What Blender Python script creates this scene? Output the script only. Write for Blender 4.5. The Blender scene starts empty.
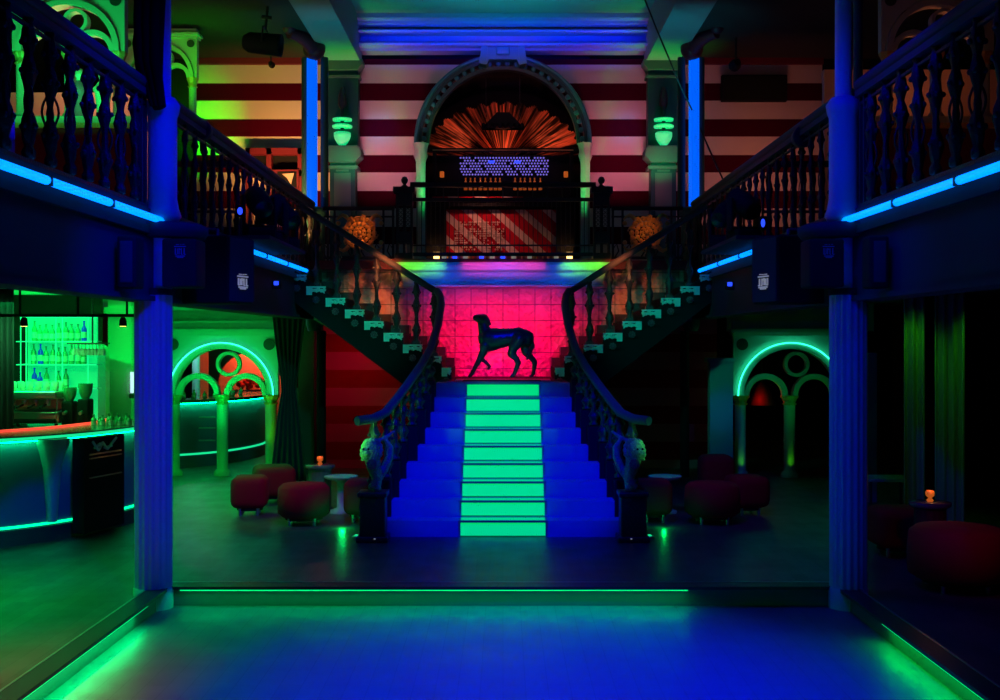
import bpy, bmesh, math, random
from mathutils import Vector, Matrix, Euler
random.seed(7)
PI = math.pi
C = bpy.context.scene.collection
scn = bpy.context.scene

# ------------------------------------------------------------------ camera
F = 1147.0; EYE = 2.05; VX = 503.0; VY = 341.0
cd = bpy.data.cameras.new('camera'); cam = bpy.data.objects.new('camera', cd); C.objects.link(cam)
cam.location = (0, 0, EYE); cam.rotation_euler = (PI/2, 0, 0)
cd.sensor_width = 36; cd.lens = 36*F/1000
cd.shift_x = -(VX-500)/1000; cd.shift_y = (VY-350)/1000
cd.clip_start = 0.05; cd.clip_end = 100
scn.camera = cam
def P(px, py, d): return Vector(((px-VX)*d/F, d, EYE+(VY-py)*d/F))
def X(px, d): return (px-VX)*d/F
def Z(py, d): return EYE+(VY-py)*d/F

# ------------------------------------------------------------------ world, exposure
w = bpy.data.worlds.new('night'); scn.world = w; w.use_nodes = True
bg = w.node_tree.nodes['Background']; bg.inputs[0].default_value = (0.02, 0.03, 0.12, 1); bg.inputs[1].default_value = 0.035
vs = scn.view_settings; vs.view_transform = 'Standard'; vs.look = 'None'; vs.gamma = 1; vs.exposure = 0.0; vs.use_curve_mapping = False
scn.cycles.use_denoising = True
scn.cycles.max_bounces = 6
scn.cycles.sample_clamp_indirect = 3

# ------------------------------------------------------------------ lights
BLUE = (0.01, 0.035, 1.0); GREEN = (0.0, 1.0, 0.16); PINK = (1.0, 0.0, 0.12); AMBER = (1.0, 0.45, 0.16); TEAL = (0.0, 0.75, 0.55); LIME = (0.1, 1.0, 0.0)
def spot(name, loc, target, power, color, size=45, blend=0.6, radius=0.08):
    l = bpy.data.lights.new(name, 'SPOT'); l.energy = power; l.color = color
    l.spot_size = math.radians(size); l.spot_blend = blend; l.shadow_soft_size = radius
    o = bpy.data.objects.new(name, l); C.objects.link(o); o.location = loc
    o.rotation_euler = (Vector(target)-Vector(loc)).to_track_quat('-Z', 'Y').to_euler()
    return o
PZ0 = -0.11
def area(name, loc, target, power, color, sx=1, sy=1, spread=180):
    l = bpy.data.lights.new(name, 'AREA'); l.energy = power; l.color = color; l.shape = 'RECTANGLE'; l.size = sx; l.size_y = sy; l.spread = math.radians(spread)
    o = bpy.data.objects.new(name, l); C.objects.link(o); o.location = loc
    o.rotation_euler = (Vector(target)-Vector(loc)).to_track_quat('-Z', 'Y').to_euler()
    return o
def point(name, loc, power, color, r=0.04):
    l = bpy.data.lights.new(name, 'POINT'); l.energy = power; l.color = color; l.shadow_soft_size = r
    o = bpy.data.objects.new(name, l); C.objects.link(o); o.location = loc
    return o
# blue show lights over the dance floor
B2 = (0.0, 0.0, 1.0)
spot('blue_stair_light', (0, 6.0, 6.3), (0, 12.7, 0.7), 3000, B2, 22, 0.5)
spot('blue_floor_light', (0.5, 5.2, 6.6), (0.35, 6.9, 0), 7500, B2, 42, 1.0)
spot('blue_column_light', (-0.9, 5.4, 4.0), (-2.84, 9.3, 1.6), 620, B2, 34, 0.8)
spot('blue_column_light', (0.9, 5.4, 4.0), (2.8, 9.3, 1.6), 170, B2, 34, 0.8)
for s, p in ((-1, 1.0), (1, 0.8)):
    spot('blue_shaft_light', (s*2.3, 8.4, 7.0), (s*2.76, 9.3, 5.3), 900*(0.4 if s < 0 else 1.6), (0.0, 0.06, 1), 24, 0.9)
    spot('blue_pedestal_light', (s*1.9, 7.6, 4.6), (s*2.76, 9.3, 3.6), (110 if s < 0 else 30), B2, 22, 0.9)
    spot('blue_rail_light', (s*0.6, 7.0, 6.4), (s*2.85, 8.4, 3.9), 620*p*p, B2, 38, 0.9)
    spot('blue_rail_light', (s*0.3, 10.0, 6.6), (s*2.6, 13.4, 3.3), 300*p*p, B2, 26, 0.9)
    spot('blue_stair_rail_light', (s*0.4, 8.5, 5.6), (s*1.4, 12.4, 1.6), 420*p, B2, 26, 0.9)
    spot('teal_step_light', (s*0.6, 12.2, 3.7), (s*1.9, 15.4, 2.4), 170*p, (0.0, 1.0, 0.6), 30, 0.9)
area('blue_hall_fill', (0, 9.5, 6.9), (0, 9.5, 0), 55, B2, 2.5, 4.0, 110)  # unseen soft fill added to tint the dark areas blue
for s in (-1, 1): spot('blue_neck_fill', (s*2.2, 7.0, 1.5), (s*2.83, 9.3, 2.68), 90 if s < 0 else 25, B2, 12, 0.6, 0.02)  # low unseen spots added to brighten the column necks
# cornice and ceiling washes
area('blue_cornice_light', (0, 17.1, 6.45), (0, 18.1, 6.86), 20, (0.0, 0.01, 1), 4.2, 0.04, 50)
for s in (-1, 1):
    spot('green_beam_uplight', (s*2.55, 17.9, 5.0), (s*2.5, 17.8, 6.5), 60, (0.0, 1, 0.10), 70, 1.0)
    spot('teal_beam_uplight', (s*2.2, 15.6, 4.6), (s*2.5, 16.2, 6.6), 60, (0.0, 0.45, 0.6), 70, 1.0)
area('teal_ceiling_wash', (0, 16.2, 5.6), (0, 16.9, 7.1), 13, (0.0, 0.5, 0.6), 2.5, 0.4, 80)
# striped wall
spot('green_wall_light', (-4.6, 17.0, 5.0), (-4.95, 18.5, 5.5), 200, (0.0, 1, 0.0), 66, 1.0)
area('amber_wall_light', (-3.35, 16.6, 3.5), (-3.35, 18.5, 5.2), 22, (1.0, 0.42, 0.10), 1.0, 0.2, 70)
area('pink_wall_light', (-1.9, 17.2, 3.6), (-1.9, 18.4, 5.3), 5, (1.0, 0.26, 0.42), 0.8, 0.1, 60)
area('pink_wall_light', (1.9, 17.2, 3.6), (1.9, 18.4, 5.3), 5, (1.0, 0.18, 0.32), 0.8, 0.1, 60)
spot('pink_wall_toplight', (0, 15.2, 6.4), (0, 18.4, 5.7), 62, (1.0, 0.36, 0.50), 54, 1.0)
spot('blue_wall_light', (-1.6, 15.8, 6.2), (-1.95, 18.4, 5.5), 150, (0.0, 0.5, 1), 13, 0.8)
spot('blue_wall_light', (1.6, 15.8, 6.2), (1.95, 18.4, 5.5), 110, (0.0, 0.35, 1), 13, 0.8)
area('dim_red_wall_light', (3.9, 16.6, 3.5), (3.9, 18.5, 5.2), 5, (1.0, 0.24, 0.16), 1.0, 0.2, 90)
for s in (-1, 1):
    spot('green_jamb_uplight', (s*1.16, 17.9, 3.5), (s*1.31, 18.3, 4.9), 130, (0.0, 1, 0.16), 24, 0.9)
    spot('green_pilaster_light', (s*2.35, 17.4, 4.6), (s*2.5, 18.2, 4.9), 26, (0.0, 1, 0.3), 50, 1.0)
# the tiled wall behind the dog
area('pink_landing_light', (0, 15.9, 2.78), (0, 16.85, 1.8), 24, (1.0, 0.0, 0.10), 1.7, 0.1, 110)
area('pink_landing_uplight', (0, 16.35, 1.6), (0, 16.86, 2.1), 4, (0.95, 0.0, 0.2), 1.1, 0.05, 120)
for s in (-1, 1):
    spot('amber_tile_light', (s*1.45, 14.4, 3.3), (s*1.80, 16.85, 2.72), 300 if s < 0 else 150, (1.0, 0.22, 0.06), 26, 1.0)
spot('blue_dog_light', (0.3, 12.4, 3.0), (0, 14.75, 1.9), 160, B2, 22, 0.8)
for s in (-1, 1): spot('teal_baluster_light', (s*2.5, 9.8, 1.3), (s*1.25, 12.9, 1.3), 60 if s < 0 else 40, (0.0, 1.0, 0.35), 22, 0.9)
area('magenta_cove_fill', (0, 15.7, 3.04), (0, 16.1, 3.09), 1.1, (0.9, 0.05, 0.6), 1.1, 0.02, 40)  # unseen strips added before the cove to colour its moulding, no fixture
for s in (-1, 1): area('green_cove_fill', (s*1.12, 15.7, 3.04), (s*1.14, 16.1, 3.09), 0.8, (0.15, 1, 0.05), 0.6, 0.02, 40)
for x in (-0.8, 0, 0.8): spot('blue_cove_light', (x, 15.6, 2.75), (x, 16.3, 2.96), 16, (0.0, 0.08, 1), 90, 1.0)
for s in (-1, 1):
    spot('amber_rosette_light', (s*1.9, 15.4, 4.6), (s*2.08, 16.7, 3.61), 80 if s < 0 else 45, (1.0, 0.28, 0.05), 16, 0.8)
# booth in the arched niche
for x, e in ((0, 46), (-0.8, 36), (0.8, 36)): spot('booth_fan_light', (x*0.9, 18.98, 5.26), (x*1.1, 19.5, 5.58), e, (1.0, 0.2, 0.08), 100, 1.0, 0.05)
spot('booth_front_light', (-0.35, 16.3, 4.9), (-0.25, 17.2, 3.6), 70, (1.0, 0.35, 0.22), 56, 1.0)
for x in (-0.98, 0.98): point('booth_lamp_light', (x, 17.0, 3.38), 0.8, (1.0, 0.45, 0.1), 0.03)
# bar-side lounge, green
area('green_bar_ceiling_light', (-5.6, 13.2, 2.5), (-5.6, 13.3, 0), 60, (0.0, 1, 0.13), 1.4, 1.4, 120)
area('green_lounge_light', (-4.4, 9.2, 2.5), (-4.6, 9.0, 0), 46, (0.0, 1, 0.03), 1.0, 2.0, 100)
area('green_lounge_light', (-4.4, 15.2, 2.5), (-4.4, 15.2, 0), 44, (0.0, 1, 0.05), 1.4, 2.2, 110)
area('green_ceiling_uplight', (-5.2, 14.5, 1.9), (-5.0, 14.6, 2.6), 34, (0.0, 1, 0.08), 2.5, 2.5)
area('green_back_light', (-5.0, 20.0, 2.5), (-4.8, 19.5, 0), 26, (0.0, 1, 0.2), 2, 1.2)
area('green_machine_light', (-5.2, 12.3, 2.2), (-5.45, 13.3, 1.3), 9, (0.1, 1, 0.2), 1.0, 0.3)
spot('warm_floor_light', (-3.3, 4.7, 2.3), (-3.1, 6.5, 0), 520, (1.0, 0.20, 0.10), 44, 1.0)
point('red_back_light', (-4.95, 22.8, 2.1), 50, (1.0, 0.12, 0.04), 0.05)
for s, p in ((-1, 1.0), (1, 0.3)):
    spot('green_screen_light', (s*4.3, 16.0, 0.7), (s*4.3, 17.4, 1.7), 130*(p if s < 0 else 0.05), (0.0, 1, 0.10), 80, 0.9)
    point('green_stair_floor_light', (s*1.76, 12.55, 0.06), 2.2*(p+0.2), (0.0, 1, 0.12), 0.01)
    spot('green_table_spot', (s*1.7, 13.0, 1.5), (s*1.95, 13.7, 0.45), 16*(p+0.1), (0.0, 1, 0.2), 30, 0.9, 0.01)
    spot('red_seat_light', (s*2.0, 11.4, 2.9), (s*2.6, 13.2, 0.4), 34*p*p+4, (1.0, 0.0, 0.01), 44, 0.9)
    spot('green_gargoyle_light', (s*1.9, 11.0, 0.75), (s*1.50, 11.75, 0.98), 95*p+10, (0.12, 1, 0.15), 24, 0.8)
spot('green_column_uplight', (3.58, 17.08, 0.03), (3.58, 17.26, 1.0), 5, (0.08, 1, 0.0), 70, 0.8, 0.01)
spot('green_column_uplight', (4.32, 17.08, 0.03), (4.32, 17.26, 1.0), 5, (0.08, 1, 0.0), 70, 0.8, 0.01)
spot('green_curtain_uplight', (-3.55, 16.9, 0.05), (-3.6, 17.4, 1.0), 26, (0.08, 1, 0.0), 50, 0.8)
area('red_understair_light', (-2.2, 17.5, 2.3), (-2.5, 18.5, 1.2), 2.4, (1.0, 0.01, 0.10), 0.8, 0.3, 110)
for x in (4.15, 4.75): spot('green_drape_light', (x-0.10, 11.15, 2.55), (x+0.02, 11.5, 1.6), 13, (0.05, 1, 0.0), 70, 1.0)
spot('dim_red_seat_light', (3.3, 7.6, 2.2), (4.1, 9.6, 0.3), 9, (1, 0.0, 0.0), 40, 0.9)
# upper side rooms
area('green_upper_screen_light', (-5.0, 12.1, 4.4), (-5.0, 13.0, 5.5), 16, (0.0, 1, 0.15), 1.6, 0.2, 100)
spot('green_upper_side_light', (-4.0, 15.4, 4.6), (-4.5, 16.6, 5.7), 14, (0.0, 1, 0.15), 60, 0.8)
point('warm_upper_room_light', (-5.3, 14.2, 5.2), 22, (1.0, 0.35, 0.2), 0.2)
spot('warm_upper_front_light', (-3.4, 8.6, 3.3), (-5.0, 12.9, 4.2), 30, (1.0, 0.3, 0.15), 50, 0.9)
area('green_side_ceiling_light', (-4.4, 16.0, 5.4), (-4.3, 16.6, 6.6), 6, (0.0, 1, 0.0), 1, 0.4, 120)
point('dim_upper_room_light', (5.3, 14.2, 5.2), 4, (1.0, 0.25, 0.08), 0.2)
spot('dim_upper_screen_light', (3.6, 9.0, 3.4), (4.9, 13.0, 5.2), 16, (1.0, 0.3, 0.08), 50, 0.9)
# linear LED light under the kerb lips
LB = area('kerb_led_light', (-0.56, 9.30, 0.025), (-0.56, 9.25, PZ0), 6, (0.0, 1, 0.22), 4.1, 0.015)
LL = area('kerb_led_light', (-2.72, 5.5, 0.02), (-2.2, 5.5, PZ0), 20, (0.0, 1, 0.22), 0.015, 6.2)
LR = area('kerb_led_light', (2.72, 5.2, 0.02), (2.3, 5.2, PZ0), 10, (0.0, 1, 0.06), 0.015, 6.0)
LL.rotation_euler = (0, math.radians(-8), 0); LR.rotation_euler = (0, math.radians(8), 0)

# ------------------------------------------------------------------ materials
def mat(name, col, rough=0.6, metal=0.0, em=None, es=0.0, bump=0.0, bscale=30, var=0.0, spec=0.5):
    m = bpy.data.materials.new(name); m.use_nodes = True
    nt = m.node_tree; b = nt.nodes['Principled BSDF']
    b.inputs['Base Color'].default_value = (*col, 1); b.inputs['Roughness'].default_value = rough
    b.inputs['Metallic'].default_value = metal; b.inputs['Specular IOR Level'].default_value = spec
    if em: b.inputs['Emission Color'].default_value = (*em, 1); b.inputs['Emission Strength'].default_value = es
    if bump or var:
        tc = nt.nodes.new('ShaderNodeTexCoord'); n = nt.nodes.new('ShaderNodeTexNoise'); n.inputs['Scale'].default_value = bscale
        nt.links.new(tc.outputs['Object'], n.inputs['Vector'])
        if bump:
            bp = nt.nodes.new('ShaderNodeBump'); bp.inputs['Strength'].default_value = bump; bp.inputs['Distance'].default_value = 0.02
            nt.links.new(n.outputs['Fac'], bp.inputs['Height']); nt.links.new(bp.outputs[0], b.inputs['Normal'])
        if var:
            mx = nt.nodes.new('ShaderNodeMix'); mx.data_type = 'RGBA'
            mx.inputs['A'].default_value = (*[c*(1-var) for c in col], 1); mx.inputs['B'].default_value = (*[min(1, c*(1+var)) for c in col], 1)
            nt.links.new(n.outputs['Fac'], mx.inputs['Factor']); nt.links.new(mx.outputs['Result'], b.inputs['Base Color'])
    return m
def stripes(name, c1, c2, z0, period, frac, axis='Z', rough=0.6, diag=0.0):
    m = mat(name, c1, 0.9, spec=0.05); nt = m.node_tree; b = nt.nodes['Principled BSDF']
    tc = nt.nodes.new('ShaderNodeNewGeometry'); sp = nt.nodes.new('ShaderNodeSeparateXYZ'); nt.links.new(tc.outputs['Position'], sp.inputs[0])
    src = sp.outputs[axis]
    def mth(op, a, v):
        n = nt.nodes.new('ShaderNodeMath'); n.operation = op; nt.links.new(a, n.inputs[0])
        if isinstance(v, (int, float)): n.inputs[1].default_value = v
        else: nt.links.new(v, n.inputs[1])
        return n.outputs[0]
    if diag: src = mth('ADD', src, mth('MULTIPLY', sp.outputs['X'], diag))
    v = mth('SUBTRACT', src, z0); v = mth('DIVIDE', v, period)
    fr = nt.nodes.new('ShaderNodeMath'); fr.operation = 'FRACT'; nt.links.new(v, fr.inputs[0])
    st = mth('GREATER_THAN', fr.outputs[0], 1-frac)
    mx = nt.nodes.new('ShaderNodeMix'); mx.data_type = 'RGBA'
    mx.inputs['A'].default_value = (*c2, 1); mx.inputs['B'].default_value = (*c1, 1)
    nt.links.new(st, mx.inputs['Factor']); nt.links.new(mx.outputs['Result'], b.inputs['Base Color'])
    return m
def fan_mat():
    m = mat('pleated_fan_fabric', (0.6, 0.24, 0.14), 0.7, spec=0.2); nt = m.node_tree; b = nt.nodes['Principled BSDF']
    g = nt.nodes.new('ShaderNodeNewGeometry'); sp = nt.nodes.new('ShaderNodeSeparateXYZ'); nt.links.new(g.outputs['Position'], sp.inputs[0])
    def mth(op, a, v):
        n = nt.nodes.new('ShaderNodeMath'); n.operation = op
        for i, q in enumerate((a, v)):
            if isinstance(q, (int, float)): n.inputs[i].default_value = q
            else: nt.links.new(q, n.inputs[i])
        return n.outputs[0]
    z = mth('SUBTRACT', sp.outputs['Z'], 5.02); an = mth('ARCTAN2', z, sp.outputs['X'])
    rad = mth('SQRT', mth('ADD', mth('MULTIPLY', z, z), mth('MULTIPLY', sp.outputs['X'], sp.outputs['X'])), 0)
    cb = nt.nodes.new('ShaderNodeCombineXYZ'); nt.links.new(mth('MULTIPLY', an, 26.0), cb.inputs[0]); nt.links.new(mth('MULTIPLY', rad, 1.2), cb.inputs[1])
    no = nt.nodes.new('ShaderNodeTexNoise'); no.inputs['Scale'].default_value = 1.0; no.inputs['Detail'].default_value = 3; nt.links.new(cb.outputs[0], no.inputs['Vector'])
    rp = nt.nodes.new('ShaderNodeValToRGB'); nt.links.new(no.outputs['Fac'], rp.inputs[0]); e = rp.color_ramp.elements
    e[0].position = 0.44; e[0].color = (0.01, 0.004, 0.006, 1); e[1].position = 0.62; e[1].color = (0.95, 0.5, 0.36, 1)
    nt.links.new(rp.outputs[0], b.inputs['Base Color']); return m
def planks(name, c1, c2, rough, pw=0.12, pl=1.2, bump=0.15):
    m = mat(name, c1, rough); nt = m.node_tree; b = nt.nodes['Principled BSDF']
    tc = nt.nodes.new('ShaderNodeTexCoord'); mp = nt.nodes.new('ShaderNodeMapping'); nt.links.new(tc.outputs['Object'], mp.inputs[0])
    mp.inputs['Rotation'].default_value = (0, 0, PI/2)
    br = nt.nodes.new('ShaderNodeTexBrick'); br.inputs['Scale'].default_value = 1; br.inputs['Brick Width'].default_value = pl; br.inputs['Row Height'].default_value = pw
    br.inputs['Mortar Size'].default_value = 0.003; br.inputs['Color1'].default_value = (*c1, 1); br.inputs['Color2'].default_value = (*c2, 1); br.inputs['Mortar'].default_value = (c2[0]*0.8, c2[1]*0.8, c2[2]*0.8, 1)
    nt.links.new(mp.outputs[0], br.inputs['Vector']); nt.links.new(br.outputs['Color'], b.inputs['Base Color'])
    n = nt.nodes.new('ShaderNodeTexNoise'); n.inputs['Scale'].default_value = 3; n.inputs['Detail'].default_value = 6; nt.links.new(tc.outputs['Object'], n.inputs['Vector'])
    mr = nt.nodes.new('ShaderNodeMapRange'); mr.inputs['To Min'].default_value = rough-0.1; mr.inputs['To Max'].default_value = rough+0.2
    nt.links.new(n.outputs['Fac'], mr.inputs['Value']); nt.links.new(mr.outputs[0], b.inputs['Roughness'])
    bp = nt.nodes.new('ShaderNodeBump'); bp.inputs['Strength'].default_value = bump; bp.inputs['Distance'].default_value = 0.01
    nt.links.new(n.outputs['Fac'], bp.inputs['Height']); nt.links.new(bp.outputs[0], b.inputs['Normal'])
    return m
def tiles(name, c1, c2, size):
    m = mat(name, c1, 0.35); nt = m.node_tree; b = nt.nodes['Principled BSDF']
    tc = nt.nodes.new('ShaderNodeNewGeometry'); mp = nt.nodes.new('ShaderNodeMapping'); mp.inputs['Rotation'].default_value = (PI/2, 0, 0)
    nt.links.new(tc.outputs['Position'], mp.inputs[0])
    br = nt.nodes.new('ShaderNodeTexBrick'); br.offset = 0.0; br.inputs['Scale'].default_value = 1; br.inputs['Brick Width'].default_value = size; br.inputs['Row Height'].default_value = size
    br.inputs['Mortar Size'].default_value = 0.006; br.inputs['Color1'].default_value = (*c1, 1); br.inputs['Color2'].default_value = (*c2, 1); br.inputs['Mortar'].default_value = (c1[0]*0.3,)*3+(1,)
    nt.links.new(mp.outputs[0], br.inputs['Vector']); nt.links.new(br.outputs['Color'], b.inputs['Base Color'])
    vo = nt.nodes.new('ShaderNodeTexVoronoi'); vo.inputs['Scale'].default_value = 14; nt.links.new(tc.outputs['Position'], vo.inputs['Vector'])
    ad = nt.nodes.new('ShaderNodeMath'); ad.operation = 'SUBTRACT'; nt.links.new(vo.outputs['Distance'], ad.inputs[0]); nt.links.new(br.outputs['Fac'], ad.inputs[1])
    bp = nt.nodes.new('ShaderNodeBump'); bp.inputs['Strength'].default_value = 1.0; bp.inputs['Distance'].default_value = 0.05
    nt.links.new(ad.outputs[0], bp.inputs['Height']); nt.links.new(bp.outputs[0], b.inputs['Normal'])
    return m
M = dict(
    floor=planks('dark_parquet', (0.10, 0.085, 0.07), (0.06, 0.05, 0.045), 0.36),
    dance=planks('dance_boards', (0.17, 0.16, 0.16), (0.155, 0.148, 0.15), 0.42, 0.14, 1.6, 0.05),
    stripe=stripes('striped_wallpaper', (0.62, 0.55, 0.5), (0.055, 0.0, 0.012), 6.505, 0.579, 0.515),
    redstripe=stripes('dark_striped_wallpaper', (0.5, 0.12, 0.16), (0.3, 0.01, 0.01), 6.505, 0.579, 0.5),
    tile=tiles('relief_tiles', (0.62, 0.42, 0.40), (0.5, 0.33, 0.32), 0.235),
    dark=mat('near_black_paint', (0.012, 0.012, 0.016), 0.7, spec=0.1),
    navy=mat('dark_painted_fascia', (0.05, 0.05, 0.06), 0.85, bump=0.1, bscale=4, spec=0.15),
    ceil=mat('painted_ceiling', (0.35, 0.35, 0.35), 0.8, spec=0.1),
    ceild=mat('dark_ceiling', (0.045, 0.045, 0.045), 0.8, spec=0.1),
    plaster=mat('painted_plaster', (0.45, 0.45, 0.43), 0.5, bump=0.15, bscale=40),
    plasterd=mat('sage_plaster', (0.10, 0.17, 0.14), 0.5, spec=0.2),
    tealb=mat('teal_light_tint', (0.03, 0.22, 0.22), 0.35),  # teal light on the arch mouldings put into this lighter colour
    teal=mat('dark_green_paint', (0.02, 0.085, 0.08), 0.45, spec=0.25),
    column=mat('pale_column_paint', (0.5, 0.5, 0.5), 0.45),
    iron=mat('black_cast_iron', (0.02, 0.02, 0.024), 0.42, 0.0, bump=0.4, bscale=60, spec=0.5),
    ironb=mat('dark_cast_iron', (0.05, 0.05, 0.06), 0.4, 0.3, bump=0.5, bscale=50),
    rail=mat('dark_lacquered_handrail', (0.06, 0.06, 0.07), 0.6, spec=0.15),
    carpet=mat('pale_stair_carpet', (0.42, 0.42, 0.45), 0.95, bump=0.1, bscale=120),
    stepglow=mat('lit_stair_glass', (0.1, 0.3, 0.2), 0.3, em=(0.0, 0.66, 0.12), es=1.0),
    steptread=mat('lit_tread_glass', (0.1, 0.3, 0.2), 0.3, em=(0.0, 0.42, 0.08), es=1.0),
    cyan=mat('painted_step_bracket', (0.7, 0.85, 0.8), 0.45),
    rose=mat('painted_rose_relief', (0.45, 0.12, 0.16), 0.5),
    gold=mat('gilded_iron', (0.7, 0.36, 0.12), 0.4, 0.4, bump=0.5, bscale=60),
    tube=mat('blue_neon_tube', (0.1, 0.3, 0.8), 0.3, em=(0.0, 0.20, 1.0), es=2.2),
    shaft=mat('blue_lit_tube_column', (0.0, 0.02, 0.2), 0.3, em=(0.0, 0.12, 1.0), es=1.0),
    shaftpaint=mat('white_shaft_paint', (0.75, 0.75, 0.75), 0.4),
    led=mat('green_led_strip', (0.1, 0.5, 0.2), 0.4, em=(0.0, 0.8, 0.22), es=1.0),
    ledback=mat('curb_riser', (0.14, 0.14, 0.14), 0.5),
    lip=mat('dark_kerb_lip', (0.02, 0.02, 0.024), 0.4),
    edge=mat('brushed_metal_edge', (0.5, 0.5, 0.5), 0.35, 0.9),
    gneon=mat('green_neon', (0.1, 0.5, 0.2), 0.4, em=(0.01, 0.8, 0.3), es=1.0),
    archled=mat('arch_led_strip', (0.1, 0.5, 0.3), 0.4, em=(0.02, 1.0, 0.42), es=6.0),
    gneonb=mat('bright_green_neon', (0.1, 0.5, 0.2), 0.4, em=(0.0, 0.8, 0.25), es=2.5),
    rneon=mat('red_neon', (0.5, 0.1, 0.1), 0.4, em=(1.0, 0.06, 0.04), es=1.2),
    bronze=mat('dark_bronze', (0.03, 0.032, 0.035), 0.3, 0.5, bump=0.25, bscale=25, spec=0.8),
    garg=mat('green_lit_tint_carving', (0.22, 0.36, 0.18), 0.38, 0.1, bump=1.0, bscale=60, var=0.9, spec=0.7),  # green light and relief contrast are put into the base colour
    red=mat('red_velvet', (0.40, 0.004, 0.004), 0.85, bump=0.1, bscale=60),
    redd=mat('dark_red_paint', (0.16, 0.01, 0.03), 0.5),
    cloth=mat('dark_drape', (0.02, 0.025, 0.04), 0.8),
    velvet=mat('black_velvet', (0.003, 0.003, 0.004), 0.95, spec=0.05),
    drape=mat('ribbed_drape', (0.16, 0.17, 0.16), 0.5),
    metal=mat('steel', (0.55, 0.55, 0.55), 0.3, 0.9),
    barfront=mat('bar_front_panel', (0.12, 0.17, 0.28), 0.45),
    barglow=mat('backlit_bar_band', (0.1, 0.4, 0.2), 0.4, em=(0.0, 0.34, 0.09), es=0.8),
    barled=mat('bar_led_strip', (0.1, 0.5, 0.3), 0.4, em=(0.0, 1.0, 0.25), es=20.0),
    bartop=mat('polished_bar_top', (0.12, 0.10, 0.09), 0.2),
    kick=mat('kick_plate', (0.16, 0.08, 0.06), 0.5, 0.3),
    glow=mat('backlit_shelf_panel', (0.2, 0.6, 0.3), 0.5, em=(0.0, 0.42, 0.12), es=1.1),
    glass=mat('bottle_glass', (0.05, 0.35, 0.16), 0.1, spec=0.9),
    bglass=mat('glowing_blue_glass', (0.02, 0.05, 0.6), 0.1, em=(0.0, 0.02, 0.6), es=0.4),  # faint blue glow put into the glass, no lamp inside
    label=mat('paper_label', (0.5, 0.6, 0.5), 0.7),
    lamp=mat('sconce_glass', (0.3, 0.6, 0.4), 0.4, em=(0.0, 0.62, 0.2), es=0.8),
    white=mat('glowing_white', (0.75, 0.75, 0.68), 0.6, em=(0.7, 0.75, 0.65), es=0.18),  # faint glow put into the white so it reads brighter
    dimwhite=mat('faint_print', (0.12, 0.12, 0.3), 0.6),
    flame=mat('candle_glow', (1, 0.4, 0.1), 0.5, em=(1.0, 0.22, 0.04), es=2.5),
    amberglass=mat('amber_candle_glass', (0.5, 0.1, 0.03), 0.3, em=(1.0, 0.20, 0.02), es=0.35),
    warmlamp=mat('warm_bulb', (1, 0.7, 0.3), 0.5, em=(1.0, 0.5, 0.14), es=5.0),
    bluelamp=mat('blue_lens', (0.1, 0.2, 1), 0.3, em=(0.02, 0.06, 1.0), es=1.6),
    fan=fan_mat(),
    booth=stripes('candy_striped_panel', (0.62, 0.42, 0.4), (0.45, 0.01, 0.03), 0.0, 0.36, 0.40, 'Z', 0.5, diag=0.9),
    sequin=mat('violet_bead', (0.4, 0.35, 0.8), 0.3, em=(0.22, 0.16, 0.75), es=0.7),
    screen=mat('switched_off_screen', (0.015, 0.02, 0.015), 0.25),
    skin=mat('pale_paint', (0.7, 0.5, 0.45), 0.6),
    pinkcloth=mat('pink_cloth', (0.6, 0.12, 0.25), 0.7),
    chairfab=mat('mauve_fabric', (0.4, 0.2, 0.45), 0.8),
)
# metallic grit on candle etc. stays generic

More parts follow.
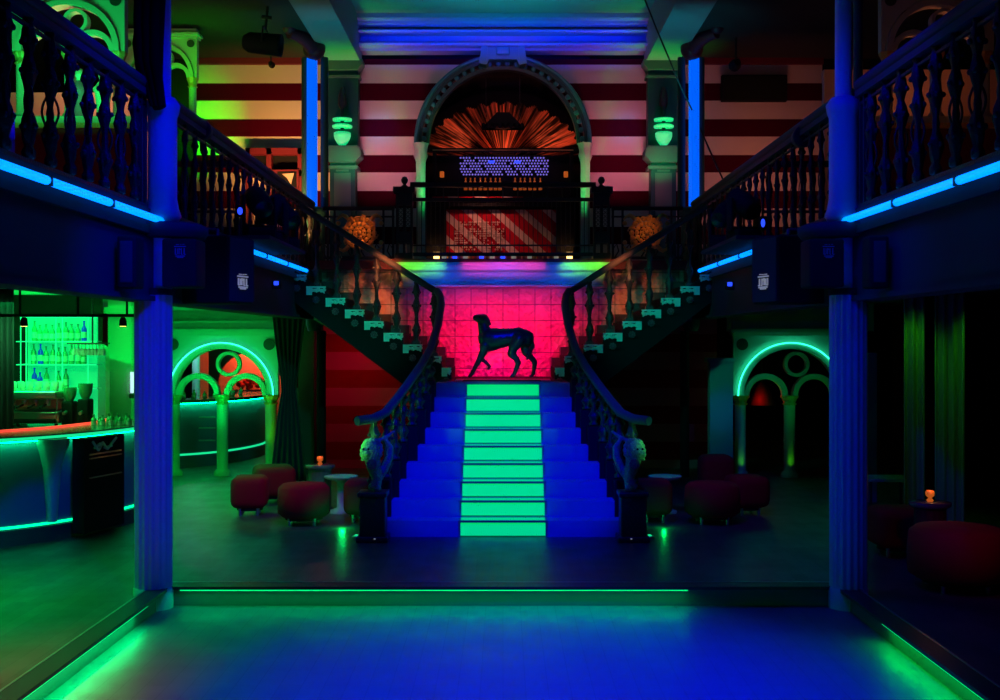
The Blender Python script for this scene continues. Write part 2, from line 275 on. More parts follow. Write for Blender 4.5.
# ------------------------------------------------------------------ mesh builder
class MB:
    def __init__(s): s.v = []; s.f = []; s.sm = []
    def add(s, vs, fs, smooth=False):
        o = len(s.v); s.v += [tuple(v) for v in vs]; s.f += [tuple(i+o for i in f) for f in fs]; s.sm += [smooth]*len(fs); return s
    def box(s, x0, x1, y0, y1, z0, z1):
        return s.add([(x0,y0,z0),(x1,y0,z0),(x1,y1,z0),(x0,y1,z0),(x0,y0,z1),(x1,y0,z1),(x1,y1,z1),(x0,y1,z1)],
                     [(0,3,2,1),(4,5,6,7),(0,1,5,4),(1,2,6,5),(2,3,7,6),(3,0,4,7)])
    def rbox(s, c, size, rz=0, rx=0, ry=0, bev=0.0):
        R = Euler((rx, ry, rz)).to_matrix(); c = Vector(c); h = [q/2 for q in size]
        if bev:
            bm = bmesh.new(); bmesh.ops.create_cube(bm, size=1)
            for v in bm.verts: v.co = Vector((v.co.x*size[0], v.co.y*size[1], v.co.z*size[2]))
            bmesh.ops.bevel(bm, geom=bm.edges[:]+bm.verts[:], offset=bev, segments=3, profile=0.5, affect='EDGES')
            bm.verts.index_update()
            s.add([R@v.co+c for v in bm.verts], [[v.index for v in f.verts] for f in bm.faces], True); bm.free(); return s
        vs = [R@Vector((a*h[0], b*h[1], d*h[2]))+c for d in (-1, 1) for a, b in ((-1,-1),(1,-1),(1,1),(-1,1))]
        return s.add(vs, [(0,3,2,1),(4,5,6,7),(0,1,5,4),(1,2,6,5),(2,3,7,6),(3,0,4,7)])
    def lathe(s, prof, c=(0,0,0), n=20, axis='z', flute=0, fd=0.0, tw=0.0, caps=True):
        vs = []; fs = []; c = Vector(c)
        for (r, z) in prof:
            for i in range(n):
                a = 2*PI*i/n; rr = r*(1-fd*(0.5+0.5*math.cos(flute*a+tw*z))) if flute else r
                x, y = rr*math.cos(a), rr*math.sin(a)
                p = {'z': (x, y, z), 'y': (x, z, y), 'x': (z, x, y)}[axis]
                vs.append(Vector(p)+c)
        m = len(prof)
        for j in range(m-1):
            for i in range(n):
                k = (i+1) % n; fs.append((j*n+i, j*n+k, (j+1)*n+k, (j+1)*n+i))
        s.add(vs, fs, True)
        if caps: s.add([vs[i] for i in range(n)], [tuple(range(n-1, -1, -1))]); s.add([vs[(m-1)*n+i] for i in range(n)], [tuple(range(n))])
        return s
    def tube(s, pts, r, n=8, caps=True):
        pts = [Vector(p) for p in pts]; rs = r if isinstance(r, (list, tuple)) else [r]*len(pts)
        vs = []; fs = []; prev = None
        for i, p in enumerate(pts):
            t = (pts[min(i+1, len(pts)-1)]-pts[max(i-1, 0)]).normalized()
            if prev is None:
                u = Vector((0,0,1)) if abs(t.z) < 0.9 else Vector((1,0,0)); u = (u-t*u.dot(t)).normalized()
            else:
                u = (prev-t*prev.dot(t)); u = u.normalized() if u.length > 1e-5 else prev
            prev = u; v = t.cross(u)
            for k in range(n):
                a = 2*PI*k/n+PI/n; vs.append(p+(u*math.cos(a)+v*math.sin(a))*rs[i])
        for i in range(len(pts)-1):
            for k in range(n):
                q = (k+1) % n; fs.append((i*n+k, i*n+q, (i+1)*n+q, (i+1)*n+k))
        s.add(vs, fs, n > 4)
        if caps: s.add(vs[:n], [tuple(range(n-1, -1, -1))]); s.add(vs[-n:], [tuple(range(n))])
        return s
    def sphere(s, c, r, sc=(1,1,1), n=14, m=9):
        vs = []; fs = []; c = Vector(c)
        for j in range(m+1):
            t = PI*j/m
            for i in range(n):
                a = 2*PI*i/n; vs.append(c+Vector((r*sc[0]*math.sin(t)*math.cos(a), r*sc[1]*math.sin(t)*math.sin(a), r*sc[2]*math.cos(t))))
        for j in range(m):
            for i in range(n):
                k = (i+1) % n; fs.append((j*n+i, (j+1)*n+i, (j+1)*n+k, j*n+k))
        return s.add(vs, fs, True)
    def prism(s, poly, y0, y1, plane='xz'):
        n = len(poly)
        mk = (lambda p, y: (p[0], y, p[1])) if plane == 'xz' else ((lambda p, y: (p[0], p[1], y)) if plane == 'xy' else (lambda p, y: (y, p[0], p[1])))
        vs = [mk(p, y0) for p in poly]+[mk(p, y1) for p in poly]
        fs = [tuple(range(n)), tuple(range(2*n-1, n-1, -1))]+[(i, i+n, (i+1) % n+n, (i+1) % n) for i in range(n)]
        return s.add(vs, fs)
    def band(s, cx, cz, r0, r1, y0, y1, a0=0, a1=PI, n=24):
        vs = []; fs = []
        for i in range(n+1):
            a = a0+(a1-a0)*i/n; c, q = math.cos(a), math.sin(a)
            vs += [(cx+r0*c, y0, cz+r0*q), (cx+r1*c, y0, cz+r1*q), (cx+r1*c, y1, cz+r1*q), (cx+r0*c, y1, cz+r0*q)]
        for i in range(n):
            for k in range(4):
                q = (k+1) % 4; fs.append((i*4+k, i*4+q, i*4+4+q, i*4+4+k))
        fs += [(0,1,2,3), (n*4+3, n*4+2, n*4+1, n*4)]
        return s.add(vs, fs)
    def spandrel(s, cx, cz, R, x0, x1, z1, y0, y1, n=32):
        """rectangle x0..x1, cz..z1 with a round-headed hole of radius R"""
        vs = []; fs = []
        for i in range(n+1):
            a = PI*i/n; c, q = math.cos(a), math.sin(a)
            k = 1e9
            if c > 1e-6: k = min(k, (x1-cx)/c)
            if c < -1e-6: k = min(k, (x0-cx)/c)
            if q > 1e-6: k = min(k, (z1-cz)/q)
            ox, oz = cx+k*c, cz+k*q
            vs += [(cx+R*c, y0, cz+R*q), (ox, y0, oz), (ox, y1, oz), (cx+R*c, y1, cz+R*q)]
        for i in range(n):
            for k in range(4):
                q = (k+1) % 4; fs.append((i*4+k, i*4+q, i*4+4+q, i*4+4+k))
            # fill corners
            a, b = vs[i*4+1], vs[i*4+5]
            if abs(a[0]-b[0]) > 1e-6 and abs(a[2]-b[2]) > 1e-6:
                cxn = x1 if a[0] > cx else x0
                s.add([a, (cxn, y0, z1), b], [(0, 1, 2)]); s.add([(a[0], y1, a[2]), (cxn, y1, z1), (b[0], y1, b[2])], [(2, 1, 0)])
        return s.add(vs, fs)
    def build(s, name, m, parent=None, mods=None):
        off = Vector((0, 0, 0)); p = parent
        while p: off += p.location; p = p.parent
        me = bpy.data.meshes.new(name); me.from_pydata([tuple(Vector(v)-off) for v in s.v], [], s.f)
        me.polygons.foreach_set('use_smooth', s.sm); me.update()
        me.materials.append(m if not isinstance(m, str) else M[m])
        o = bpy.data.objects.new(name, me); C.objects.link(o)
        if parent: o.parent = parent
        return o
def B(): return MB()
def thing(name, label, cat, loc=(0,0,0), group=None):
    o = bpy.data.objects.new(name, None); C.objects.link(o); o.location = loc; o.empty_display_size = 0.1
    o['label'] = label; o['category'] = cat
    if group: o['group'] = group
    return o
def tag(o, label, cat, group=None):
    o['label'] = label; o['category'] = cat
    if group: o['group'] = group
    return o
def struct(name, mb, m):
    o = mb.build(name, m); o['kind'] = 'structure'; return o
def kids(o): return [c for c in o.children]
def copytree(o, parent=None):
    c = o.copy(); C.objects.link(c)
    if parent: c.parent = parent
    for k in list(o.children): copytree(k, c)
    return c
def dup(o, loc, rz=0, label=None, group=None, sc=None):
    c = copytree(o); c.location = loc; c.rotation_euler = (0, 0, rz)
    if label: c['label'] = label
    if group: c['group'] = group
    if sc: c.scale = sc
    return c
def remesh(o, v=0.012, smooth=4, sf=0.6):
    r = o.modifiers.new('remesh', 'REMESH'); r.mode = 'VOXEL'; r.voxel_size = v; r.use_smooth_shade = True
    if smooth:
        q = o.modifiers.new('smooth', 'SMOOTH'); q.iterations = smooth; q.factor = sf
    return o
def capsules(mb, chain, n=12, step=0.35):
    """chain of (x,y,z,r): overlapping spheres and cones"""
    for a, b in zip(chain, chain[1:]):
        p, q = Vector(a[:3]), Vector(b[:3]); L = (q-p).length; k = max(2, int(L/(min(a[3], b[3])*step))+1)
        for i in range(k+1):
            t = i/k; mb.sphere(p.lerp(q, t), a[3]*(1-t)+b[3]*t, n=n, m=8)
    return mb
def sidename(s): return 'on the bar side' if s < 0 else 'opposite the bar'

# ------------------------------------------------------------------ room shell
PZ = -0.11      # dance floor level
CX = 2.85       # half width of the dance floor
struct('floor', B().box(-10, -CX, 2, 24, -0.3, 0).box(CX, 10, 2, 24, -0.3, 0).box(-CX, CX, 9.45, 24, -0.3, 0), 'floor')
struct('dance_floor', B().box(-CX, CX, 2, 9.45, -0.32, PZ), 'dance')
# kerbs around the sunken dance floor
def kerb(name, x0, x1, y0, y1, along):
    o = struct(name, B().box(x0, x1, y0, y1, PZ+0.001, 0.035), 'ledback'); return o
kerb('trim_1', -CX+0.001, CX-0.001, 9.36, 9.45, 'x'); kerb('trim_2', -CX-0.001, -CX+0.08, 2, 9.36, 'y'); kerb('trim_3', CX-0.08, CX+0.001, 2, 9.36, 'y')
struct('trim_4', B().box(-CX, CX, 9.29, 9.46, 0.035, 0.06).box(-CX+0.0, -CX+0.15, 2, 9.29, 0.035, 0.06).box(CX-0.15, CX, 2, 9.29, 0.035, 0.06), 'lip')
struct('trim_14', B().box(-CX, CX, 9.46, 9.475, 0, 0.063).box(-CX-0.015, -CX, 2, 9.46, 0, 0.063).box(CX, CX+0.015, 2, 9.46, 0, 0.063), 'edge')
tag(B().box(-2.62, 1.5, 9.30, 9.312, 0.024, 0.034).build('led_strip', 'led'), 'green light strip under the far kerb of the dance floor', 'light strip')
tag(B().box(-CX+0.13, -CX+0.142, 2.2, 8.75, 0.024, 0.034).build('led_strip', 'led'), 'green light strip under the dance floor kerb on the bar side', 'light strip')
tag(B().box(CX-0.142, CX-0.13, 2.2, 8.2, 0.024, 0.034).build('led_strip', 'led'), 'green light strip under the dance floor kerb opposite the bar', 'light strip')

DK = 3.08   # balcony deck
# striped back wall with the arched opening
ZS = Z(145, 18.5)
struct('wall_back', B().spandrel(0, ZS, 1.30, -4.95, 5.15, 6.6, 18.5, 18.7).box(-4.95, -1.30, 18.5, 18.7, 3.1, ZS).box(1.30, 5.15, 18.5, 18.7, 3.1, ZS), 'stripe')
struct('wall_back_lower', B().box(-3.45, 3.45, 18.5, 18.7, 0, 2.62), 'redstripe')
struct('trim_5', B().box(-4.95, -2.8, 18.42, 18.5, 6.5, 6.6).box(2.8, 5.15, 18.42, 18.5, 6.5, 6.6), 'redd')
struct('ceiling', B().box(-10, -2.8, 2, 24, 6.6, 6.75).box(2.8, 10, 2, 24, 6.6, 6.75), 'ceild')
struct('ceiling_centre', B().box(-2.8, 2.8, 2, 18.7, 7.14, 7.3), 'ceil')
for i, s in enumerate((-1, 1)):
    a, b = sorted((s*2.27, s*2.8))
    struct('ceiling_beam', B().box(a, b, 8.0, 18.45, 6.5, 7.14), 'ceil')
# cornice below the centre ceiling
cp = [(18.5, 6.66), (18.5, 7.14), (17.80, 7.14), (17.80, 7.07), (17.92, 7.05), (17.92, 7.01), (18.12, 7.00), (18.12, 6.945), (17.98, 6.94), (17.96, 6.92), (17.98, 6.90), (18.22, 6.89), (18.22, 6.77), (18.06, 6.76), (18.02, 6.73), (18.04, 6.70), (18.2, 6.69), (18.2, 6.66)]
struct('trim_6', B().prism(cp, -2.268, 2.268, 'yz'), 'ceil')
# side walls
struct('wall_left', B().box(-8.2, -8.0, 2, 24, 0, 6.6), 'dark')
struct('wall_right', B().box(8.0, 8.2, 2, 24, 0, 6.6), 'dark')
struct('wall_far', B().box(-8, 8, 23.6, 23.8, 0, 2.62), 'dark')
struct('wall_side', B().box(-8, -4.95, 18.5, 18.7, 3.1, 6.6).box(5.15, 8, 18.5, 18.7, 3.1, 6.6), 'dark')
# balcony decks with fascia and dropped edge beam
for s in (-1, 1):
    a, b = sorted((s*2.9, s*8.0))
    sb = 'left' if s < 0 else 'right'
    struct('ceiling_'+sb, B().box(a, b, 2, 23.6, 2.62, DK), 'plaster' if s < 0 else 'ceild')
    a, b = sorted((s*2.82, s*3.05))
    struct('trim_'+('7' if s < 0 else '8'), B().box(a, b, 2, 17.2, 2.37, DK+0.03), 'navy')
    a, b = sorted((s*2.78, s*2.82))
    struct('trim_'+('9' if s < 0 else '10'), B().box(a, b, 2, 17.2, 2.90, 2.96).box(a, b, 2, 17.2, 2.37, 2.41), 'navy')
struct('gallery_floor', B().box(-2.9, 2.9, 16.72, 18.49, 3.10, 3.2).box(-1.55, 1.55, 16.0, 16.72, 3.15, 3.2), 'redd')
struct('trim_11', B().box(-2.85, -1.56, 16.66, 16.72, 3.09, 3.22).box(1.56, 2.85, 16.66, 16.72, 3.09, 3.22), 'redd')
# cove under the middle of the gallery
prof = [(0, 3.15, 0), (0, 3.11, 0), (0.05, 3.09, 0), (0.09, 3.05, 0), (0.16, 3.03, 0), (0.20, 3.02, 0), (0.22, 3.02, 0), (0.28, 2.88, 0), (0.30, 2.86, 0), (0.27, 2.85, 0), (0.27, 2.82, 0)]
vs = []; fs = []
for (o_, z, _) in prof:
    hx = 1.56-o_*0.5; y = 16.0+o_*1.0; vs += [(-hx, 16.84, z), (-hx, y, z), (hx, y, z), (hx, 16.84, z)]
for j in range(len(prof)-1):
    for k in range(3): fs.append((j*4+k, (j+1)*4+k, (j+1)*4+k+1, j*4+k+1))
n_ = (len(prof)-1)*4; fs.append((n_, n_+3, n_+2, n_+1))
tag(B().add(vs, fs).build('gallery_cove', 'plaster'), 'pale moulded cove under the gallery above the dog statue', 'moulding')
# tiled wall behind the landing
def stz(x): return 1.53+max(0, (abs(x)-0.57)/0.2608)*0.157
poly = [(-3.0, 3.09), (3.0, 3.09), (3.0, stz(3.0)-0.5), (0.95, 1.3), (-0.95, 1.3), (-3.0, stz(3.0)-0.5)]
struct('wall_landing', B().prism(poly, 16.85, 17.0), 'tile')

# ------------------------------------------------------------------ columns
def fluted(r, z0, z1, mb=None, cx=0, cy=0, n=96, fl=16, fd=0.10):
    return (mb or B()).lathe([(r, z0), (r, z1)], (cx, cy, 0), n, flute=fl, fd=fd, caps=False)
for s in (-1, 1):
    side = sidename(s)
    x = -2.835 if s < 0 else 2.80; xu = s*2.76
    t = thing('column', 'tall fluted column at the near dance floor corner '+side, 'column', (x, 9.3, 0), 'columns carrying the balconies')
    fluted(0.150, 0.0, 2.43, cx=x, cy=9.3).build('lower_shaft', 'column', t)
    B().lathe([(0.158, PZ), (0.158, 0.05), (0.15, 0.06)], (x, 9.3, 0), 32).build('base', 'column', t)
    B().lathe([(0.157, 2.42), (0.157, 2.47), (0.05, 2.48)], (x, 9.3, 0), 32).build('darkened_neck_cap', 'dark', t)  # cap coloured near black so light from above does not show on it
    B().lathe([(0.075, 2.47), (0.075, 2.98), (0.125, 3.02), (0.15, 3.06), (0.13, 3.12), (0.115, 3.2), (0.115, 3.86), (0.13, 3.9), (0.14, 3.96), (0.10, 4.02)], (xu, 9.3, 0), 32).build('pedestal', 'column', t)
    B().lathe([(0.068, 4.0), (0.064, 6.4), (0.13, 6.5), (0.13, 6.6)], (xu, 9.3, 0), 28).build('upper_shaft', 'shaftpaint', t)
    xf = s*2.84
    t = thing('column', 'slim column with blue glowing shaft at the stair head '+side, 'column', (xf, 17.3, 0), 'columns carrying the balconies')
    B().lathe([(0.07, 0), (0.07, 2.2)], (xf-s*0.1, 17.3, 0), 20).build('lower_post', 'dark', t)
    B().lathe([(0.10, 2.2), (0.13, 2.3), (0.13, 2.5), (0.18, 2.6), (0.18, 3.1), (0.155, 3.15), (0.155, 3.9), (0.18, 3.95), (0.18, 4.03), (0.10, 4.07)], (xf, 17.3, 0), 32).build('pedestal', 'teal', t)
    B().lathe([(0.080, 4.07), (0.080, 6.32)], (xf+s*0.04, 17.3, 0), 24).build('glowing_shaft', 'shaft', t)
    B().lathe([(0.06, 4.05), (0.06, 6.35)], (xf-s*0.13, 17.42, 0), 16).lathe([(0.06, 4.05), (0.06, 6.35)], (xf+s*0.16, 17.42, 0), 16).build('rear_shaft', 'teal', t)
    # volute bracket under the beam
    pts = []; rs = []
    for i in range(12):
        a = i/11; pts.append(Vector((xf+s*(0.28*a*a), 17.3-0.55*a, 6.38+0.34*math.sin(a*1.6)*0.5))); rs.append(0.13-0.05*a)
    b = B().tube(pts, rs, 12).sphere((xf, 17.25, 6.44), 0.17).sphere((xf+s*0.28, 16.72, 6.62), 0.1)
    b.build('volute_bracket', 'redd', t)
    # pilasters with sconces
    px = s*2.55
    t = thing('pilaster', 'dark green panelled pilaster on the striped wall '+side, 'pilaster', (px, 18.4, 3.2), 'pilasters on the striped wall')
    B().box(px-0.24, px+0.24, 18.28, 18.5, 5.14, 6.38).build('shaft', 'teal', t)
    B().box(px-0.2, px+0.2, 18.22, 18.5, 3.2, 4.9).build('pedestal', 'teal', t)
    B().box(px-0.13, px+0.13, 18.2, 18.22, 3.4, 4.72).box(px-0.1, px+0.1, 18.19, 18.2, 4.74, 4.77).build('panel', 'plasterd', t)
    B().prism([(px-0.24, 6.36), (px-0.32, 6.46), (px-0.32, 6.52), (px+0.32, 6.52), (px+0.32, 6.46), (px+0.24, 6.36)], 18.18, 18.5).box(px-0.27, px+0.27, 18.24, 18.5, 6.24, 6.28).build('capital', 'plasterd', t)
    B().prism([(px-0.2, 4.88), (px-0.3, 4.98), (px-0.3, 5.08), (px-0.26, 5.14), (px+0.26, 5.14), (px+0.3, 5.08), (px+0.3, 4.98), (px+0.2, 4.88)], 18.12, 18.5).box(px-0.25, px+0.25, 18.16, 18.5, 4.78, 4.83).build('ledge', 'plasterd', t)
    t = thing('wall_sconce', 'green glowing tiered glass sconce on the pilaster '+side, 'wall lamp', (px, 18.2, 5.2), 'green sconces')
    B().lathe([(0.02, 5.14), (0.05, 5.15), (0.09, 5.2), (0.12, 5.25), (0.135, 5.3), (0.135, 5.35), (0.12, 5.36)], (px, 18.2, 0), 20).lathe([(0.15, 5.43), (0.16, 5.445), (0.16, 5.465), (0.13, 5.48)], (px, 18.2, 0), 20).lathe([(0.15, 5.54), (0.155, 5.555), (0.155, 5.575), (0.1, 5.585)], (px, 18.2, 0), 20).build('glass_shade', 'lamp', t)
    B().lathe([(0.03, 5.14), (0.03, 5.72), (0.07, 5.8), (0.06, 5.95), (0.02, 6.08)], (px, 18.2, 0), 16).build('stem', 'iron', t)

# ------------------------------------------------------------------ railings
BH = 0.86
bp = [(0.028,0),(0.05,0.01),(0.05,0.05),(0.03,0.08),(0.045,0.12),(0.06,0.18),(0.05,0.24),(0.028,0.30),(0.03,0.34),(0.022,0.38),(0.03,0.42),(0.045,0.47),(0.058,0.52),(0.048,0.58),(0.03,0.63),(0.04,0.67),(0.06,0.72),(0.045,0.78),(0.03,0.82),(0.04,0.84),(0.03,0.86)]
def baluster_proto(m='iron', h=BH, w=1.0):
    q = B(); k = h/0.86
    q.lathe([(r*w, z*k) for r, z in bp], n=15, flute=5, fd=0.45, tw=14)
    for z in (0.2, 0.53, 0.71):
        for a in range(4):
            t = a*PI/2+z*3; q.sphere((0.05*w*math.cos(t), 0.05*w*math.sin(t), z*k), 0.02*w, n=6, m=4)
    # side scrolls
    for sy in (-1, 1):
        pts = [Vector((0, sy*(0.02+0.035*math.sin(u*PI)), (0.25+0.2*u)*k)) for u in [i/6 for i in range(7)]]
        q.tube(pts, 0.009*w, 5)
    return q
BAL = baluster_proto().build('baluster', 'iron'); BALM = BAL.data; bpy.data.objects.remove(BAL)
def put(mesh, name, parent, loc, sc=(1,1,1), rz=0):
    o = bpy.data.objects.new(name, mesh); C.objects.link(o); o.parent = parent
    off = Vector((0,0,0)); p = parent
    while p: off += p.location; p = p.parent
    o.location = Vector(loc)-off; o.scale = sc; o.rotation_euler = (0, 0, rz); return o
bar_m = B().box(-0.016, 0.016, -0.016, 0.016, 0, 1).build('post', 'iron'); BARM = bar_m.data; bpy.data.objects.remove(bar_m)
RZ = 4.09
for s in (-1, 1):
    x = s*2.85
    for (y0, y1, where) in ((5.4, 9.15, 'near section of the balcony railing'), (9.45, 17.1, 'far section of the balcony railing')):
        t = thing('balcony_railing', f'ornate black cast iron {where} {sidename(s)}', 'railing', (x, y0, DK+0.03), 'balcony railings')
        B().tube([(x, y0, RZ), (x, y1, RZ)], 0.055, 10).box(x-0.045, x+0.045, y0, y1, RZ-0.10, RZ-0.05).build('handrail', 'rail', t)
        B().box(x-0.02, x+0.02, y0, y1, DK+0.03, DK+0.06).box(x-0.012, x+0.012, y0, y1, RZ-0.16, RZ-0.14).build('bottom_rail', 'iron', t)
        n = int((y1-y0)/0.33); 
        for i in range(n):
            y = y0+0.17+i*0.33
            kb = 0.9 if y0 < 9 else 0.55
            put(BALM, 'baluster', t, (x, y, DK+0.06), (kb, kb, 1.0), i)
        for yy in (y0+0.02, y1-0.03, y1-0.13): put(BARM, 'post', t, (x, yy, DK+0.03), (1, 1, RZ-0.1-DK))
    # neon tubes along the balcony edge
    for i, (y0, y1) in enumerate(((5.3, 6.9), (6.92, 8.0), (8.02, 9.25)) if True else ()):
        tt = tag(B().tube([(s*2.74, y0, 3.015), (s*2.74, y1, 3.015)], 0.027, 10).build('neon_tube', 'tube'), f'blue neon tube on the near balcony edge {sidename(s)}, '+('farthest from the column', 'middle of three', 'touching the column')[i], 'neon tube', 'neon tubes on the near balcony edge '+sidename(s))
        B().box(s*2.74-0.035, s*2.74+0.035, y1-0.012, y1+0.0, 2.98, 3.045).build('clip', 'iron', tt)
    for i, (y0, y1) in enumerate(((11.9, 13.2), (13.22, 14.5), (14.52, 16.0))):
        tt = tag(B().tube([(s*2.74, y0, 3.03), (s*2.74, y1, 3.03)], 0.026, 10).build('neon_tube', 'tube'), f'blue neon tube on the far balcony edge {sidename(s)}, '+('next to the speaker', 'middle of three', 'nearest the stairs')[i], 'neon tube', 'neon tubes on the far balcony edge '+sidename(s))
        B().box(s*2.74-0.035, s*2.74+0.035, y1-0.012, y1, 3.0, 3.06).build('clip', 'iron', tt)
    # cross railing
    t = thing('cross_railing', f'dark railing of thin bars across the balcony {sidename(s)}', 'railing', (s*3.3, 13.0, DK), 'cross railings')
    a, b = sorted((s*2.95, s*4.0))
    B().box(a, b, 12.98, 13.02, 4.02, 4.09).box(a, b, 12.98, 13.02, 3.5, 3.53).box(a, b, 12.98, 13.02, 3.12, 3.15).build('rails', 'iron', t)
    for i in range(10): put(BALM, 'baluster', t, (s*(3.0+i*0.105), 13.0, 3.12), (0.42, 0.42, 1.05))

# gallery railings beside the booth platform (with a gilded rosette)
def rosette(mb, c, R, petals=10, y=-0.02):
    cx, cy, cz = c
    for ring, (rr, n, sz) in enumerate(((R*0.78, petals+8, R*0.15), (R*0.5, petals+3, R*0.12), (R*0.22, 7, R*0.10))):
        for i in range(n):
            a = 2*PI*i/n+ring*0.2
            mb.sphere((cx+rr*math.cos(a), cy+y*ring, cz+rr*math.sin(a)), sz, (1, 0.45, 1), 8, 6)
    mb.sphere((cx, cy+y*3, cz), R*0.13, n=8, m=6)
    for i in range(8):
        a = 2*PI*i/8+PI/8; mb.tube([(cx+R*0.5*math.cos(a), cy, cz+R*0.5*math.sin(a)), (cx+R*0.95*math.cos(a+0.12), cy-0.02, cz+R*0.95*math.sin(a+0.12)), (cx+R*1.0*math.cos(a+0.3), cy, cz+R*1.0*math.sin(a+0.3))], [R*0.06, R*0.08, R*0.04], 6)
    for k in (0.33, 0.58, 0.85): mb.tube([(cx+R*k*math.cos(2*PI*i/24), cy-0.02, cz+R*k*math.sin(2*PI*i/24)) for i in range(25)], R*0.035, 6)
    return mb
for s in (-1, 1):
    t = thing('gallery_railing', f'black railing with gilded rosette beside the booth {sidename(s)}', 'railing', (s*2.1, 16.7, 3.22), 'gallery railings')
    a, b = sorted((s*1.58, s*2.62)); zt = Z(208, 16.7)
    B().box(a, b, 16.68, 16.72, zt-0.035, zt+0.02).box(a, b, 16.685, 16.715, zt-0.14, zt-0.115).build('top_rail', 'iron', t)
    B().box(a, b, 16.68, 16.72, 3.24, 3.28).build('bottom_rail', 'iron', t)
    for xx in (1.6, 1.74, 2.55, 2.45): B().box(s*xx-0.015, s*xx+0.015, 16.68, 16.72, 3.22, zt).build('bar', 'iron', t)
    for i in range(6):
        xx = 1.6+0.035+i*0.19
        B().tube([(s*xx, 16.7, 3.28), (s*(xx+0.05), 16.7, 3.36), (s*(xx+0.02), 16.7, 3.46), (s*(xx-0.03), 16.7, 3.40)], 0.012, 6).build('scroll', 'iron', t)
    rb = rosette(B(), (s*2.08, 16.66, 3.62), 0.27)
    for ax in (-1, 1):
        for az in (-1, 1):
            rb.tube([(s*2.08+ax*(0.16+0.17*u), 16.66, 3.62+az*(0.19+0.07*math.sin(u*3.1))) for u in (0, .25, .5, .75, 1)], [0.03, 0.035, 0.03, 0.022, 0.012], 6).sphere((s*2.08+ax*0.31, 16.66, 3.62+az*0.14), 0.035, n=8, m=6)
    rb.build('rosette', 'gold', t)
# centre railing in front of the booth
t = thing('booth_railing', 'wide black iron railing in front of the arched booth', 'railing', (0, 16.08, 3.2))
zt = Z(185, 16.08)
B().box(-1.3, 1.3, 16.04, 16.12, zt-0.03, zt+0.035).build('handrail', 'iron', t)
B().box(-1.3, 1.3, 16.06, 16.1, zt-0.23, zt-0.18).build('middle_rail', 'iron', t)
B().box(-1.3, 1.3, 16.06, 16.1, 3.24, 3.29).box(-1.3, 1.3, 16.06, 16.1, 3.38, 3.40).build('bottom_rail', 'iron', t)
thin = B().tube([(0, 0, 0), (0, 0, 1)], 0.006, 5).build('bar', 'iron'); TH = thin.data; bpy.data.objects.remove(thin)
for i in range(40): put(TH, 'bar', t, (-1.27+i*2.54/39, 16.08, 3.24), (1, 1, zt-0.2-3.24))
for i in range(13): put(TH, 'upper_bar', t, (-1.25+i*2.5/12, 16.08, zt-0.2), (1.5, 1.5, 0.2))
def lattice(mb, x0, x1, z0, z1, y, n):
    w_ = (x1-x0); h_ = (z1-z0)
    for i in range(n):
        for j in range(3*n//2):
            cx, cz = x0+w_*(i+0.5)/n, z0+h_*(j+0.5)/(3*n//2)
            mb.tube([(cx+0.4*w_/n*math.cos(a), y, cz+0.4*w_/n*math.sin(a)) for a in [k*PI/4 for k in range(9)]], 0.006, 4, False)
for s in (-1, 1):
    x = s*1.38
    n_ = thing('railing_post', f'black square openwork post with ball finial at the booth railing end {sidename(s)}', 'post', (x, 16.08, 3.2), 'booth railing posts')
    b = B()
    for a in (-0.1, 0.1):
        for c in (-0.06, 0.06): b.box(x+a-0.014, x+a+0.014, 16.08+c-0.014, 16.08+c+0.014, 3.2, 4.2)
    b.box(x-0.12, x+0.12, 16.0, 16.16, 3.2, 3.28).box(x-0.115, x+0.115, 16.0, 16.16, 3.95, 4.12).box(x-0.11, x+0.11, 16.0, 16.16, 3.42, 3.58).box(x-0.02, x+0.02, 16.05, 16.1, 3.28, 3.95)
    b.build('frame', 'iron', n_)
    b = B(); lattice(b, x-0.1, x+0.1, 3.6, 3.93, 16.03, 4); b.build('lattice', 'iron', n_)
    B().box(x-0.15, x+0.15, 15.95, 16.2, 4.12, 4.2).build('cap', 'iron', n_)
    B().lathe([(0.03, 4.2), (0.05, 4.22), (0.02, 4.24), (0.045, 4.28), (0.05, 4.31), (0.03, 4.35), (0.0, 4.36)], (x, 16.08, 0), 12).build('finial', 'iron', n_)

# ------------------------------------------------------------------ arched booth
t = thing('booth_arch', 'dark green round arch surround on the striped wall', 'arch', (0, 18.4, 3.2))
B().band(0, ZS, 1.30, 1.42, 18.3, 18.5, n=48).band(0, ZS, 1.18, 1.24, 18.34, 18.5, n=48).build('arch_ring', 'teal', t)
B().tube([(1.385*math.cos(a), 18.28, ZS+1.385*math.sin(a)) for a in [PI*i/48 for i in range(49)]], 0.035, 8).build('arch_bead', 'tealb', t)
B().prism([(-0.34, 6.42), (-0.26, 6.78), (0.26, 6.78), (0.34, 6.42), (0.26, 6.40), (0.22, 6.5), (-0.22, 6.5), (-0.26, 6.40)], 18.12, 18.5).prism([(-0.38, 6.42), (-0.33, 6.74), (-0.24, 6.74), (-0.26, 6.40)], 18.05, 18.3).prism([(0.38, 6.42), (0.33, 6.74), (0.24, 6.74), (0.26, 6.40)], 18.05, 18.3).rbox((0, 18.1, 6.63), (0.22, 0.08, 0.14), bev=0.03).build('keystone', 'tealb', t)
for s in (-1, 1):
    x = s*1.31
    B().lathe([(0.1, 3.2), (0.12, 3.3), (0.08, 3.4), (0.085, 4.9), (0.12, 5.0), (0.1, 5.06), (0.13, 5.2)], (x, 18.28, 0), 24, flute=6, fd=0.25, tw=9).build('twisted_column', 'plaster', t)
LF = B().sphere((0, 0, 0), 0.045, (1, 0.6, 1), 8, 6).build('leaf', 'tealb'); LFM = LF.data; bpy.data.objects.remove(LF)
